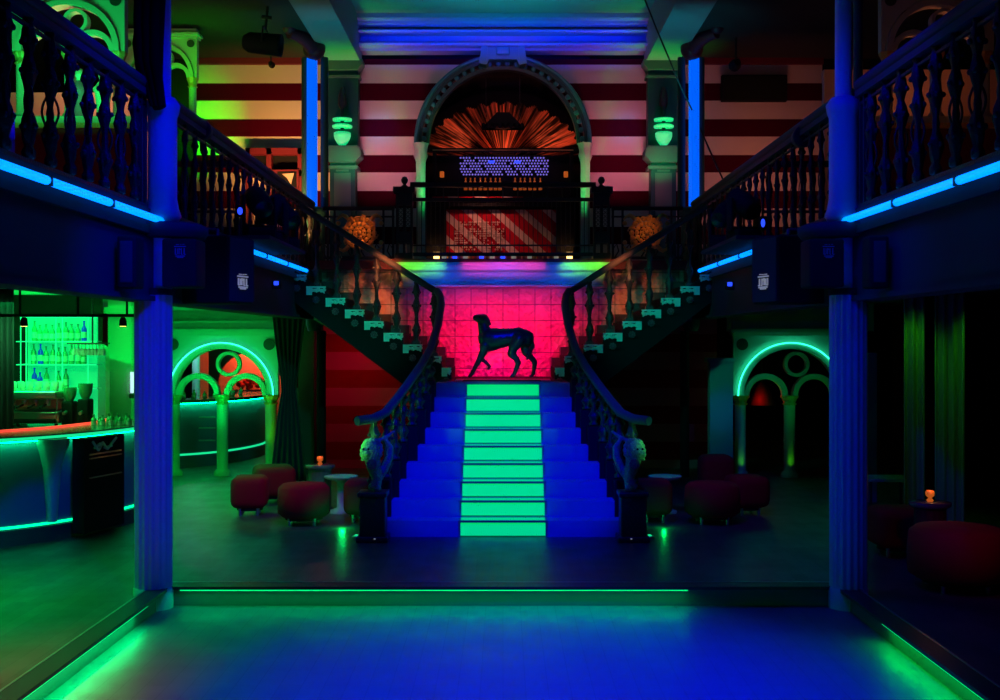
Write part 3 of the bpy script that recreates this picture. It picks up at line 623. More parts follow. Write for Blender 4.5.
for i in range(28):
    a = PI*(i+0.5)/28; o = bpy.data.objects.new('leaf', LFM); C.objects.link(o); o.parent = t; o.location = (1.27*math.cos(a), 18.33-18.4, ZS+1.27*math.sin(a)-3.2)
# niche shell
struct('wall_niche', B().box(-1.5, 1.5, 19.9, 20.0, 3.2, 6.7).box(-1.52, -1.42, 18.7, 19.9, 3.2, 6.7).box(1.42, 1.52, 18.7, 19.9, 3.2, 6.7).box(-1.5, 1.5, 18.7, 19.9, 6.62, 6.7).box(-1.5, 1.5, 18.49, 20, 3.1, 3.2), 'dark')
# pleated sunburst fan
fb_ = B(); vs = []; fs = []; N = 240
for i in range(N+1):
    a = math.radians(6)+math.radians(168)*i/N; rr = 1.0+0.03*math.sin(i*0.45); zz = 0.05 if i % 2 else -0.05
    vs += [(0.25*math.cos(a), 19.4+zz*0.3, 5.10+0.2*math.sin(a)), (rr*1.36*math.cos(a), 19.55+zz*1.3, 5.12+rr*0.98*math.sin(a))]
for i in range(N): fs.append((i*2, i*2+1, i*2+3, i*2+2))
fan = fb_.add(vs, fs).build('sunburst_fan', 'fan'); sol = fan.modifiers.new('s', 'SOLIDIFY'); sol.thickness = 0.008
tag(fan, 'orange pleated sunburst fan filling the arched niche', 'wall decoration')
t = thing('booth_canopy', 'dark canopy with carved valance hanging inside the niche', 'canopy', (0, 18.9, 5.6))
B().prism([(-0.35, 5.57), (-0.3, 5.58), (-0.1, 5.79), (0.1, 5.79), (0.3, 5.58), (0.35, 5.57), (0.2, 5.61), (0, 5.58), (-0.2, 5.61)], 18.75, 19.15).build('canopy_board', 'dark', t)
for i in range(8): B().sphere((-0.32+i*0.09, 18.74, 5.57), 0.035, (1, 0.5, 1.3), 8, 6).build('tassel', 'dark', t)
for s_ in (-1, 1): B().tube([(s_*0.28, 18.95, 5.72), (s_*0.28, 18.95, 6.62)], 0.008, 5).build('hanging_rod', 'iron', t)
t = thing('back_counter', 'dark back counter with shelf and beaded lit panel inside the niche', 'counter', (0, 18.9, 3.2))
B().box(-1.25, 1.25, 18.72, 18.80, 5.14, 5.2).box(-1.15, -1.1, 18.72, 19.1, 4.4, 5.14).box(1.1, 1.15, 18.72, 19.1, 4.4, 5.14).box(-1.15, 1.15, 18.72, 19.1, 4.38, 4.44).box(-1.15, 1.15, 19.08, 19.12, 3.2, 5.14).build('frame', 'dark', t)
B().box(-1.15, 1.15, 18.71, 18.72, 5.16, 5.172).build('trim', 'gold', t)
bead = B()
for i in range(30):
    for j in range(7):
        if (i+j) % 5 or random.random() > .4: bead.sphere((-0.70+i*1.42/29+(j % 2)*0.02, 18.95, 4.80+j*0.046), 0.016, n=6, m=4)
bead.build('bead_panel', 'sequin', t)['kind'] = 'stuff'
for x in (-0.19, 0.24): B().sphere((x, 18.9, 5.0), 0.035, (1.6, 0.6, 0.7), 8, 6).build('blue_lamp', 'bluelamp', t)
for x in (-1.0, 1.03): B().rbox((x, 18.8, 4.78), (0.07, 0.05, 0.1), bev=0.015).build('lit_panel', 'amberglass', t)
def bottle_mesh(h=0.28, r=0.038):
    return B().lathe([(r*0.9, 0), (r, 0.01), (r, h*0.55), (r*0.85, h*0.64), (r*0.35, h*0.76), (r*0.32, h*0.93), (r*0.42, h*0.94), (r*0.42, h), (0.001, h)], n=10)
def bottle_proto(name, m, label, group, h, r, loc, lab='label'):
    b = bottle_mesh(h, r).build(name, m); tag(b, label, 'bottle', group)
    l = B().lathe([(r*1.02, h*0.15), (r*1.02, h*0.45)], n=10, caps=False).build('paper_label', lab, b)
    b.location = loc
    return b
amb = mat('glowing_amber_glass', (0.55, 0.16, 0.04), 0.15, em=(0.8, 0.14, 0.02), es=0.25)  # orange light on the bottles put in as a glow of the glass
pr = None
for i in range(16):
    x = -0.62+i*0.082+random.uniform(-.01, .01)
    if 8 <= i <= 9: continue
    loc = (x, 18.85, 4.53)
    if pr is None: pr = bottle_proto('bottle', amb, 'small amber bottle in the row under the beaded panel in the niche', 'amber bottles in the niche', 0.2, 0.03, loc)
    else: dup(pr, loc, i)
# striped front of the booth
t = thing('dj_booth', 'red and white diagonally striped booth front behind the railing', 'booth', (0, 17.2, 3.2))
B().box(-0.85, 0.98, 17.2, 17.26, 3.2, 4.02).build('striped_panel', 'booth', t)
B().box(-1.1, 0.9, 17.1, 17.7, 4.06, 4.12).build('counter_top', 'dark', t)
B().box(-1.05, 0.3, 17.08, 17.12, 4.13, 4.2).build('striped_band', 'booth', t)
B().box(0.80, 1.05, 17.12, 17.19, 3.22, 4.05).build('side_board', 'dark', t)
B().box(-1.15, -0.85, 17.15, 17.6, 3.2, 4.06).build('side_board', 'dark', t)
bd_ = B()
for i in range(26):
    for j in range(13):
        bx, bz = -0.72+i*0.029, 3.42+j*0.034
        if abs(bx+0.35) > 0.33 and (j in (0, 12)): continue
        if random.random() < 0.6: bd_.sphere((bx, 17.18, bz), 0.011+random.random()*0.006, n=5, m=4)
bd_.build('beaded_panel', 'skin', t)['kind'] = 'stuff'
for i, (x, c) in enumerate(((-0.98, 'warmlamp'), (0.98, 'warmlamp'))):
    t = thing('booth_lantern', 'small warm lantern at the foot of the booth '+('on the bar side' if x < 0 else 'opposite the bar'), 'lantern', (x, 16.9, 3.2), 'booth lanterns')
    B().rbox((x, 16.9, 3.29), (0.08, 0.08, 0.12), bev=0.01).build('glass', c, t)
    B().box(x-0.05, x+0.05, 16.85, 16.95, 3.2, 3.22).box(x-0.05, x+0.05, 16.85, 16.95, 3.36, 3.38).build('frame', 'iron', t)
cols = ['warmlamp', 'white', 'white', 'rose', 'bluelamp']
fl = {}
for i in range(22):
    x = -0.86+i*0.078; mm = random.choice(['white', 'rose', 'white', 'gold', 'rose', 'bluelamp', 'white']) 
    if mm not in fl: fl[mm] = B().lathe([(0.012, 0), (0.014, 0.01), (0.03, 0.03), (0.035, 0.08), (0.028, 0.1)], n=10).build('drinking_glass', mm); o = fl[mm]
    else: o = fl[mm].copy(); C.objects.link(o)
    kn = {'white': 'clear', 'rose': 'pink', 'gold': 'golden', 'bluelamp': 'glowing blue'}[mm]
    tag(o, f'{kn} tumbler in the row at the foot of the striped booth front', 'glass', f'{kn} tumblers at the booth foot'); o.location = (x, 16.75+0.03*(i % 2), 3.2)

# ------------------------------------------------------------------ central staircase
d0 = 12.0; tr = 0.28; rz_ = 0.17
edges = [1.385, 1.27, 1.21, 1.155, 1.05, 0.985, 0.94, 0.91, 0.83]
stair = thing('staircase', 'wide blue lit staircase with a glowing green centre strip', 'staircase', (0, d0, 0))
for k in range(9):
    y0 = d0+k*tr; e = edges[k]; zb = k*rz_; z1 = (k+1)*rz_
    yb = y0+tr if k < 8 else 14.6
    st = B().box(-e, -0.47, y0, yb, 0, z1).box(0.47, e, y0, yb, 0, z1).box(-0.47, 0.47, y0+0.03, yb, 0, z1-0.025).build('step', 'carpet', stair)
    B().box(-0.445, 0.445, y0+0.012, y0+0.03, zb+0.012, z1-0.024).build('lit_riser', 'stepglow', st)
    B().box(-0.445, 0.445, y0+0.03, yb-0.0, z1-0.025, z1-0.008).build('lit_tread', 'steptread', st)
    B().box(-0.47, -0.445, y0-0.004, yb, zb, z1+0.003).box(0.445, 0.47, y0-0.004, yb, zb, z1+0.003).box(-0.47, 0.47, y0-0.006, y0+0.018, z1-0.020, z1+0.004).build('nosing', 'metal', st)
land = B().box(-0.83, 0.83, 14.6, 16.85, 1.35, 1.53).box(-0.83, 0.83, 14.6, 14.8, 0, 1.35).build('landing', 'dark', stair)
B().box(-0.70, 0.70, 14.235, 14.26, 1.53, 1.548).box(-0.62, 0.62, 14.9, 15.3, 1.53, 1.545).build('landing_edge', 'edge', stair)
# rails and balusters of the lower flight
wr = [P(437, 291, 15.42), P(440, 296, 15.2), P(441, 304, 14.9), P(438, 325, 14.4), P(430, 350, 13.9), P(420, 367, 13.5), P(408, 384, 13.0), P(396, 400, 12.6), P(385, 413, 12.25), P(372, 419, 12.0), P(357, 421, 11.85)]
def mirx(p, s): return Vector((p[0] if s < 0 else -p[0], p[1], p[2]))
pathT = wr
def rail_z(y):
    for a, b in zip(pathT, pathT[1:]):
        if min(a.y, b.y) <= y <= max(a.y, b.y): return a.z+(b.z-a.z)*(y-a.y)/(b.y-a.y+1e-9)
    return pathT[-1].z
def rail_x(y):
    for a, b in zip(pathT, pathT[1:]):
        if min(a.y, b.y) <= y <= max(a.y, b.y): return a.x+(b.x-a.x)*(y-a.y)/(b.y-a.y+1e-9)
    return pathT[-1].x
for s in (-1, 1):
    t = thing('stair_balustrade', f'black stair balustrade of the lower flight {sidename(s)}', 'balustrade', (s*1.4, 12.0, 0), 'lower flight balustrades')
    pts = []
    for a, b in zip(wr, wr[1:]):
        for i in range(4): pts.append(mirx(a.lerp(b, i/4), s))
    pts.append(mirx(wr[-1], s)); B().tube(pts, 0.05, 10).build('handrail', 'rail', t)
    for k in range(8):
        e = edges[k]; y = d0+k*tr+0.1; z = (k+1)*rz_; xx = s*(e-0.02+0.03)
        top = rail_z(y)-0.05
        hb = 0.22
        B().box(xx-0.085, xx+0.085, y-0.12, y+0.16, 0 if k < 1 else k*rz_-0.1, z+hb).build('plinth', 'dark', t)
        L = top-z-hb
        xr = s*abs(rail_x(y))
        o = B()
        q = baluster_proto(h=1.0, w=1.0)
        put(BALM, 'baluster', t, ((xx+xr)/2, y, z+hb), (1.15, 1.15, max(0.2, L)/BH))
        # lower closed string
    poly = [(d0-0.02, 0), (14.8, 0), (14.8, 1.5), (14.3, 1.5), (d0-0.02, 0.17)]
    a, b = sorted((s*0.80, s*0.86))
    for k in range(9):
        e = edges[k]; a, b = sorted((s*(e+0.04), s*(e+0.10)))
        B().box(a, b, d0+k*tr, d0+(k+1)*tr+0.001, 0, (k+1)*rz_+0.02).build('string', 'dark', t)

# upper flights
DF = 15.5
def xl(k): return 0.5676+0.2608*k
for s in (-1, 1):
    t = thing('upper_stair_flight', f'dark upper stair flight from landing to balcony {sidename(s)}', 'staircase', (s*1.7, DF, 1.53), 'upper stair flights')
    for k in range(1, 10):
        xi, xo = xl(k-1), xl(k); zt = 1.53+0.157*k
        if k == 1: xi = 0.70
        a, b = sorted((s*xi, s*(xo+0.02))); 
        st = B().box(a, b, DF, 16.84, zt-0.22, zt).build('step', 'dark', t)
        a, b = sorted((s*(xi), s*(xo)))
        if k < 10:
            cxx = (xi+xo)/2
            br = B().box(*sorted((s*(xo-0.075), s*(xo+0.0))), DF-0.035, DF+0.001, zt-0.115, zt-0.005).box(a, b, DF-0.04, DF+0.001, zt-0.02, zt+0.002)
            for i in range(5):
                u = i/4; br.sphere((s*(xi+0.02+u*(xo-xi-0.1)), DF-0.015, zt-0.045-0.015*math.sin(u*9)), 0.026, (1, 0.6, 1), 8, 6)
            br.tube([(s*(xi+0.015), DF-0.01, zt-0.09), (s*(xi+0.07), DF-0.02, zt-0.05), (s*(xi+0.13), DF-0.02, zt-0.075)], 0.012, 6)
            br.build('carved_bracket', 'cyan', st)
            rs_ = B(); rosette(rs_, (s*(cxx+0.0), DF-0.01, zt-0.18), 0.05, 5); rs_.build('rose_relief', 'rose', st)
        # inner plinths behind, along the tiled wall
        B().box(*sorted((s*xi, s*(xo+0.02))), 16.5, 16.84, zt, zt+0.12).build('wall_plinth', 'ironb', st)
    sp = [(s*0.72, 1.53), (s*2.88, 3.05), (s*2.88, 2.62), (s*0.9, 1.12), (s*0.72, 1.12)]
    B().prism(sp, DF+0.02, DF+0.12).build('string_board', 'dark', t)
    sp = [(s*0.86, 1.25), (s*2.88, 2.80), (s*2.88, 2.70), (s*0.86, 1.15)]
    B().prism(sp, DF+0.12, 16.84).build('soffit', 'dark', t)
    # balustrade
    t = thing('upper_balustrade', f'black cast iron balustrade of the upper flight {sidename(s)}', 'balustrade', (s*1.7, DF, 1.9), 'upper flight balustrades')
    hp = [mirx(P(300, 206, DF), s), mirx(P(340, 231, DF), s), mirx(P(380, 256, DF), s), mirx(P(424, 284, DF), s), mirx(P(437, 292, DF-0.05), s)]
    B().tube(hp, 0.045, 10).build('handrail', 'rail', t)
    for px in (316, 336, 356, 376, 396, 416, 434):
        xx = abs(X(px, DF)); k = max(0, math.ceil((xx-0.5676)/0.2608)); zb = 1.53+0.157*k
        z1 = Z(206+(px-300)*0.628, DF)-0.03
        put(BALM, 'baluster', t, (s*xx, DF+0.09, zb), (1.0, 1.0, (z1-zb)/BH))
        B().box(s*xx-0.05, s*xx+0.05, DF+0.04, DF+0.14, zb, zb+0.05).build('baluster_foot', 'ironb', t)

# ------------------------------------------------------------------ newel lions
def lion(s):
    x, y = s*1.38, 11.78
    px = lambda u: s*(-(X(u, 11.78)))  # mirrored pixel x
    p = thing('newel_pedestal', f'dark stepped pedestal at the foot of the stairs {sidename(s)}', 'pedestal', (x, y, 0), 'newel pedestals')
    B().rbox((s*1.33, y, 0.25), (0.26, 0.26, 0.42), bev=0.012).build('block', 'ironb', p)
    B().rbox((s*1.33, y, 0.03), (0.32, 0.32, 0.06), bev=0.01).build('plinth', 'ironb', p)
    B().rbox((s*1.33, y, 0.485), (0.3, 0.3, 0.05), bev=0.01).build('cap', 'ironb', p)
    B().rbox((s*1.30, y-0.165, 0.045), (0.02, 0.015, 0.012), bev=0.004).build('lamp_lens', 'white', p)
    t = thing('lion_newel', f'carved winged lion newel figure, green light in its colour, {sidename(s)}', 'carved lion', (s*1.33, y, 0.51), 'lion newels')
    b = B()
    q = lambda u, v, dy, r: (s*((VX-u)*y/F), y+dy, Z(v, y), r)
    # lion faces outward-forward
    capsules(b, [q(376, 488, 0, 0.05), q(377, 478, 0, 0.055), q(374, 466, -0.02, 0.075), q(372, 456, -0.03, 0.085)])          # leg to chest
    capsules(b, [q(372, 486, -0.06, 0.035), q(378, 488, -0.04, 0.04)])                                    # paw
    capsules(b, [q(372, 456, -0.03, 0.08), q(371, 449, -0.05, 0.082)])                                      # head
    capsules(b, [q(367, 452, -0.12, 0.045), q(364, 453, -0.14, 0.03)])                                      # muzzle
    capsules(b, [q(367, 457, -0.11, 0.026), q(364, 458, -0.13, 0.018)])                                     # jaw
    for u, v in ((366, 442), (377, 441)): capsules(b, [q(u, v, -0.03, 0.022), q(u, v-2, -0.03, 0.014)])        # ears
    for i in range(16):
        a = 2*PI*i/16; b.sphere((s*((VX-372)*y/F)+0.1*math.cos(a), y-0.03+0.02*math.sin(3*a), Z(450, y)+0.11*math.sin(a)), 0.024, n=8, m=6); b.sphere((s*((VX-372)*y/F)+0.07*math.cos(a+.2), y-0.09, Z(450, y)+0.075*math.sin(a+.2)), 0.02, n=8, m=6)   # mane
    capsules(b, [q(378, 480, 0.02, 0.035), q(384, 470, 0.03, 0.042), q(389, 458, 0.04, 0.040), q(390, 448, 0.04, 0.032), q(386, 441, 0.03, 0.022)])  # wing scroll
    capsules(b, [q(372, 443, 0, 0.03), q(380, 440, 0.02, 0.02), q(388, 436, 0.04, 0.018), q(393, 432, 0.05, 0.015)])
    o = b.build('lion_body', 'garg', t); remesh(o, 0.009, 1, 0.4)
    e = B()
    for u in (365, 370): e.sphere(q(u, 448, -0.135 if u == 365 else -0.14, 0)[:3], 0.012, n=8, m=6)
    e.build('eyes', 'dark', t)
    rb = B(); rosette(rb, q(373, 463, -0.11, 0)[:3], 0.055, 6); rb.build('mane_flower', 'rose', t)
    rb = B(); rosette(rb, q(375, 482, -0.08, 0)[:3], 0.04, 6); rb.build('leg_flower', 'rose', t)
for s in (-1, 1): lion(s)

# ------------------------------------------------------------------ dog statue
def dog():
    D = 14.75
    t = thing('dog_statue', 'dark bronze greyhound statue striding on the stair landing', 'statue', (X(503, D), D, 1.53))
    q = lambda u, v, dy, r: (*P(u, v-0.5, D+dy)[:], r)
    b = B(); s_ = D/F
    def ch(*a): capsules(b, [q(u, v, dy, r*s_) for u, v, dy, r in a], step=0.3)
    ch((488, 339, 0, 10.2), (494, 339.5, 0, 11), (502, 338.5, 0, 9.8), (510, 337, 0, 8.4), (518, 336, 0, 8.2), (526, 338.5, 0, 8.2))   # trunk
    ch((486, 346, 0, 7.0), (494, 345, 0, 6.4), (500, 343, 0, 5.5))                          # deep chest
    ch((487, 338, 0, 8), (484.5, 331, 0, 6.2), (483, 326, 0, 5.2), (482.5, 320, 0, 4.9))                               # neck
    ch((483.5, 320, 0, 5.6), (481, 319.5, -0.03, 5.0), (477.5, 318.5, -0.08, 3.6), (475.5, 318.2, -0.11, 3.0))                     # skull and muzzle
    ch((484, 317.5, -0.04, 2.0), (487.5, 320.5, -0.05, 2.2), (490, 325, -0.05, 1.4))                                # ear
    ch((484, 317.5, 0.05, 2.0), (486.5, 319.5, 0.06, 1.8), (488.5, 322, 0.06, 1.0))
    # front legs
    ch((485, 346, -0.07, 4.6), (483, 353, -0.07, 3.9), (479.5, 360, -0.07, 3.0), (475, 368, -0.07, 2.3), (472, 374, -0.07, 2.0), (469.5, 377, -0.08, 1.8))
    ch((486, 347, 0.07, 4.2), (482, 355, 0.07, 2.9), (481, 359, 0.07, 2.3), (486, 363, 0.06, 1.8), (490, 367, 0.05, 1.5), (488.5, 369, 0.05, 1.3))
    # hind leg, near (forward)
    ch((519, 340, -0.07, 7.2), (513.5, 348, -0.08, 4.8), (511.5, 354, -0.08, 4.2), (516, 359, -0.08, 3.0), (518.6, 363, -0.08, 2.7), (516, 370, -0.08, 2.1), (513.5, 376, -0.08, 2.0), (511.5, 377, -0.09, 1.6))
    # hind leg, far (behind)
    ch((526, 340, 0.06, 6.8), (525, 348, 0.07, 4.8), (526, 353, 0.07, 4.2), (531, 358, 0.07, 3.0), (535.0, 362.5, 0.07, 2.7), (534, 370, 0.07, 2.2), (532.5, 376, 0.07, 1.7), (530.5, 377, 0.06, 1.6))
    ch((531, 340, 0, 3.0), (532.5, 347, 0.0, 2.2), (530, 354, 0, 1.5), (527, 360, 0, 1.1))   # tail tucked down
    o = b.build('dog_body', 'bronze', t); remesh(o, 0.010, 5, 0.6)
    e = B().sphere(q(479.5, 317.5, -0.115, 1)[:3], 0.010, n=8, m=6); e.build('eye', 'dark', t)
    B().sphere(q(474.3, 317.6, -0.15, 1)[:3], 0.016, n=8, m=6).build('nose', 'dark', t)
    tt = tag(B().rbox((X(502, D), D, 1.5385), (1.0, 0.42, 0.018), bev=0.005).build('statue_base', 'dark'), 'thin dark plate under the greyhound statue', 'base plate')
dog()

# ------------------------------------------------------------------ arch screens
def arch_screen(label, loc, colm='plaster', k=1.0, base=0.0, colh=1.13, strip=True):
    t = thing('arch_screen', label, 'arch screen', loc, 'arch screens'); ox, oy, oz = loc
    zs = colh*k+0.1
    W = 0.86*k
    def bd(mb, name, m): 
        mb.v = [(v[0]+ox, v[1]+oy, v[2]+oz) for v in mb.v]; return mb.build(name, m, t)
    bd(B().spandrel(0, zs, 0.80*k, -W, W, zs+0.90*k, -0.06, 0.06), 'spandrel_panel', colm)
    bd(B().band(0, zs, 0.70*k, 0.79*k, -0.1, 0.08, n=36), 'large_arch', colm)
    if strip: bd(B().band(0, zs, 0.79*k, 0.80*k, -0.12, -0.10, n=36), 'light_strip', 'archled')
    for c in (-0.365, 0.365):
        bd(B().band(c*k, zs, 0.26*k, 0.33*k, -0.07, 0.07).band(c*k, zs, 0.245*k, 0.27*k, -0.04, 0.04), 'small_arch', colm)
        bd(B().lathe([(0.09*k, -0.09), (0.085*k, -0.07), (0.05*k, -0.06), (0.04*k, -0.075), (0.001, -0.08)], (c*2.0*k, 0, zs+0.77*k), 20, 'y'), 'rosette', 'ironb')
    bd(B().band(0.1*k, zs+0.47*k, 0.14*k, 0.19*k, -0.06, 0.06, 0, 2*PI, 28), 'ring', colm)
    bd(B().box(-W-0.02, W+0.02, -0.13, 0.1, zs+0.90*k, zs+0.95*k).box(-W-0.05, W+0.05, -0.17, 0.1, zs+0.95*k, zs+1.0*k).box(-W, W, -0.08, 0.08, zs+1.0*k, zs+1.12*k), 'cornice', colm)
    for c in (-0.74, 0, 0.74):
        cc = bd(B().lathe([(0.10*k, 0.08), (0.085*k, 0.1), (0.085*k, zs-0.14)], (c*k, 0, 0), 24, caps=False), 'column', colm)
        q = B().lathe([(0.13*k, 0), (0.13*k, 0.05), (0.1*k, 0.09)], (c*k, 0, 0), 24); q.v = [(v[0]+ox, v[1]+oy, v[2]+oz) for v in q.v]; q.build('column_base', colm, cc)
        q = B().lathe([(0.085*k, zs-0.15), (0.12*k, zs-0.13), (0.09*k, zs-0.11), (0.12*k, zs-0.05), (0.14*k, zs-0.03), (0.14*k, zs)], (c*k, 0, 0), 24, flute=8, fd=0.2); q.v = [(v[0]+ox, v[1]+oy, v[2]+oz) for v in q.v]; q.build('capital', 'gold', cc)
    return t
arch_screen('green lit twin arch screen with columns in the lounge beside the bar', (-4.28, 17.5, 0))
arch_screen('dark twin arch screen with a green glowing edge in the lounge opposite the bar', (4.32, 17.3, 0), 'column')
arch_screen('green lit twin arch screen above the ledge of the balcony over the bar', (-4.98, 13.2, 4.58), 'plaster', 0.75, colh=0.92, strip=False)
arch_screen('small green arch screen beside the striped wall on the balcony over the bar', (-4.95, 16.6, 4.95), 'plaster', 0.62, colh=1.3, strip=False)
arch_screen('brown arch screen on the balcony opposite the bar', (4.98, 13.2, 4.58), 'column', 0.75, colh=0.92, strip=False)
for s in (-1, 1):
    t = thing('balcony_ledge', f'long gilt edged ledge under the arch screen {sidename(s)}', 'ledge', (s*5.2, 13.1, DK), 'balcony ledges')
    a, b = sorted((s*4.1, s*6.6))
    B().box(a, b, 12.9, 13.3, 4.48, 4.58).build('top', 'plaster', t); B().box(a, b, 12.87, 12.9, 4.44, 4.5).build('gilt_edge', 'gold', t)
    B().box(a, b, 13.0, 13.2, DK, 4.48).build('panelled_front', 'redd', t)
struct('wall_upper_left', B().box(-8, -4.45, 15.0, 15.1, DK, 5.3), 'skin')
struct('wall_upper_right', B().box(4.2, 8, 15.0, 15.1, DK, 5.6), 'skin')
# figures on the ledge (painted busts) in the upper arches
def bust(x, y, z, m, label):
    t = thing('painted_bust', label, 'figure', (x, y, z))
    b = B(); capsules(b, [(x, y, z+0.02, 0.07), (x, y, z+0.18, 0.08), (x, y, z+0.3, 0.1), (x, y, z+0.36, 0.07)]); capsules(b, [(x-0.075, y, z+0.32, 0.04), (x+0.075, y, z+0.32, 0.04)])
    remesh(b.build('robe', m, t), 0.012, 3)
    b = B(); capsules(b, [(x, y, z+0.36, 0.035), (x, y, z+0.45, 0.045)]); b.sphere((x, y, z+0.49, ), 0.062, (0.9, 1, 1.15)); b.sphere((x, y-0.06, z+0.48), 0.014)
    remesh(b.build('head', 'skin', t), 0.01, 2)
bust(X(80, 12.99), 12.99, 4.58, 'pinkcloth', 'figure in a pink robe standing on the balcony ledge under the arch')
bust(X(103, 12.99), 12.99, 4.58, 'skin', 'pale figure standing on the balcony ledge beside the pink robed one')
# armchair on the balcony
t = thing('armchair', 'mauve rounded armchair on the balcony over the bar', 'armchair', (-3.9, 7.95, DK))
B().rbox((-3.9, 7.95, DK+0.3), (0.62, 0.6, 0.3), bev=0.08).build('seat', 'chairfab', t)
B().prism([(-4.22, DK+0.1), (-3.58, DK+0.1), (-3.58, DK+0.75), (-3.66, DK+0.9), (-3.82, DK+0.98), (-3.98, DK+0.98), (-4.14, DK+0.9), (-4.22, DK+0.75)], 8.2, 8.33).build('backrest', 'chairfab', t)
for a in (-4.24, -3.56): B().rbox((a, 7.98, DK+0.36), (0.1, 0.6, 0.56), bev=0.04).build('armrest', 'chairfab', t)
for a in (-4.15, -3.65):
    for c in (7.72, 8.2): B().tube([(a, c, DK), (a, c, DK+0.15)], [0.015, 0.022], 8).build('leg', 'iron', t)

# picture frame cabinet on the striped wall, and screen on the other side
t = thing('wall_cabinet', 'dark red wall cabinet with open niches on the striped wall', 'cabinet', (-3.75, 18.4, 3.2))
cx0, cx1 = X(247, 18.4), X(303, 18.4)
zc = Z(149, 18.4)
mid = X(270, 18.4)
B().box(cx0, cx1, 18.3, 18.5, zc-0.1, zc).box(cx0, cx0+0.07, 18.3, 18.5, DK, zc).box(cx1-0.07, cx1, 18.3, 18.5, DK, zc).box(mid-0.04, mid+0.04, 18.3, 18.5, DK, zc).box(cx0, cx1, 18.3, 18.5, zc-0.45, zc-0.35).build('frame', 'redd', t)
B().box(cx0, cx1, 18.46, 18.5, zc-0.36, zc-0.1).build('back_panel', 'dark', t)
t = thing('picture', 'small framed picture in the red cabinet on the striped wall', 'picture', (X(288, 18.3), 18.3, 4.6))
B().box(X(276, 18.3), X(299, 18.3), 18.26, 18.3, Z(190, 18.3), Z(170, 18.3)).build('frame', 'redd', t)
B().box(X(278, 18.3), X(297, 18.3), 18.25, 18.262, Z(188, 18.3), Z(172, 18.3)).build('dark_print', 'dark', t)
B().prism([(X(282, 18.25), Z(174, 18.25)), (X(294, 18.25), Z(173, 18.25)), (X(291, 18.25), Z(185, 18.25)), (X(287, 18.25), Z(178, 18.25))], 18.24, 18.25).build('pale_shape', 'skin', t)
t = thing('wall_screen', 'dark switched off screen high on the striped wall opposite the bar', 'screen', (4.05, 18.4, 6.0))
B().box(X(722, 18.4), X(787, 18.4), 18.38, 18.5, Z(101, 18.4), Z(75, 18.4)).build('bezel', 'dark', t)
B().box(X(724, 18.4), X(785, 18.4), 18.37, 18.381, Z(99.5, 18.4), Z(76.5, 18.4)).build('panel', 'screen', t)

# ------------------------------------------------------------------ stage lights, speakers
def moving_head(loc, rz, label, group='moving stage lights', tilt=0.5):
    t = thing('moving_head_light', label, 'stage light', (0, 0, 0), group)
    B().rbox((0, 0, 0.06), (0.3, 0.26, 0.12), bev=0.02).build('base', 'dark', t)
    B().rbox((-0.17, 0, 0.28), (0.035, 0.1, 0.36), bev=0.01).rbox((0.17, 0, 0.28), (0.035, 0.1, 0.36), bev=0.01).rbox((0, 0, 0.135), (0.36, 0.12, 0.03), bev=0.01).build('yoke', 'dark', t)
    h = B().lathe([(0.08, -0.2), (0.12, -0.16), (0.13, 0.05), (0.11, 0.16), (0.11, 0.18)], n=20, axis='y')
    R = Euler((tilt, 0, 0)).to_matrix(); h.v = [tuple(R@Vector(v)+Vector((0, 0, 0.4))) for v in h.v]; hh = h.build('head', 'dark', t)
    l = B().lathe([(0.095, -0.212), (0.05, -0.222), (0.001, -0.225)], n=20, axis='y'); l.v = [tuple(R@Vector(v)+Vector((0, 0, 0.4))) for v in l.v]; l.build('lens', M['screen'], hh)
    t.location = loc; t.rotation_euler = (0, 0, rz); return t
mh = moving_head((-2.60, 12.2, 3.131), 0.5, 'black moving head light on the balcony edge nearest the hanging speaker on the bar side')
dup(mh, (-2.59, 12.85, 3.131), -0.3, 'black moving head light between the two lights on the bar side balcony edge')
dup(mh, (-2.58, 13.5, 3.131), 0.9, 'large black moving head light closest to the blue shaft column on the bar side')
dup(mh, (2.58, 13.3, 3.131), -0.6, 'black moving head light closest to the blue shaft column opposite the bar')
dup(mh, (2.6, 12.4, 3.131), 0.4, 'black moving head light behind the balcony neon tube opposite the bar')
for s in (-1, 1):
    a, b = sorted((s*2.38, s*2.82))
    tag(B().box(a, b, 11.7, 13.8, 3.09, 3.13).build('lighting_shelf', 'navy'), f'dark shelf carrying the stage lights {sidename(s)}', 'shelf', 'lighting shelves')
t = thing('blue_glint_box', 'box with an added blue glint on the balcony edge beneath the moving lights, bar side', 'lamp', (X(241, 12), 12, Z(214, 12)))
B().rbox(P(241, 211, 12), (0.08, 0.1, 0.12), bev=0.02).build('housing', 'dark', t); B().sphere(P(240, 211, 11.93), 0.028, (1, 0.5, 1.4)).build('lens', 'bluelamp', t); B().tube([P(241, 213, 12), (P(241, 213, 12).x, 12, 3.13)], 0.012, 6).build('bracket', 'iron', t)  # glowing lens added for a blue glint on the stage lights
t = thing('blue_glint_box', 'box with an added blue glint on the balcony edge opposite the bar', 'lamp', P(763, 223, 12))
B().rbox(P(763, 223, 12), (0.08, 0.1, 0.14), bev=0.02).build('housing', 'dark', t); B().sphere(P(763, 223, 11.93), 0.022, (1, 0.5, 2)).build('lens', 'bluelamp', t); B().tube([P(763, 226, 12), (P(763, 226, 12).x, 12, 3.13)], 0.012, 6).build('bracket', 'iron', t)  # the same added blue glint, mirrored
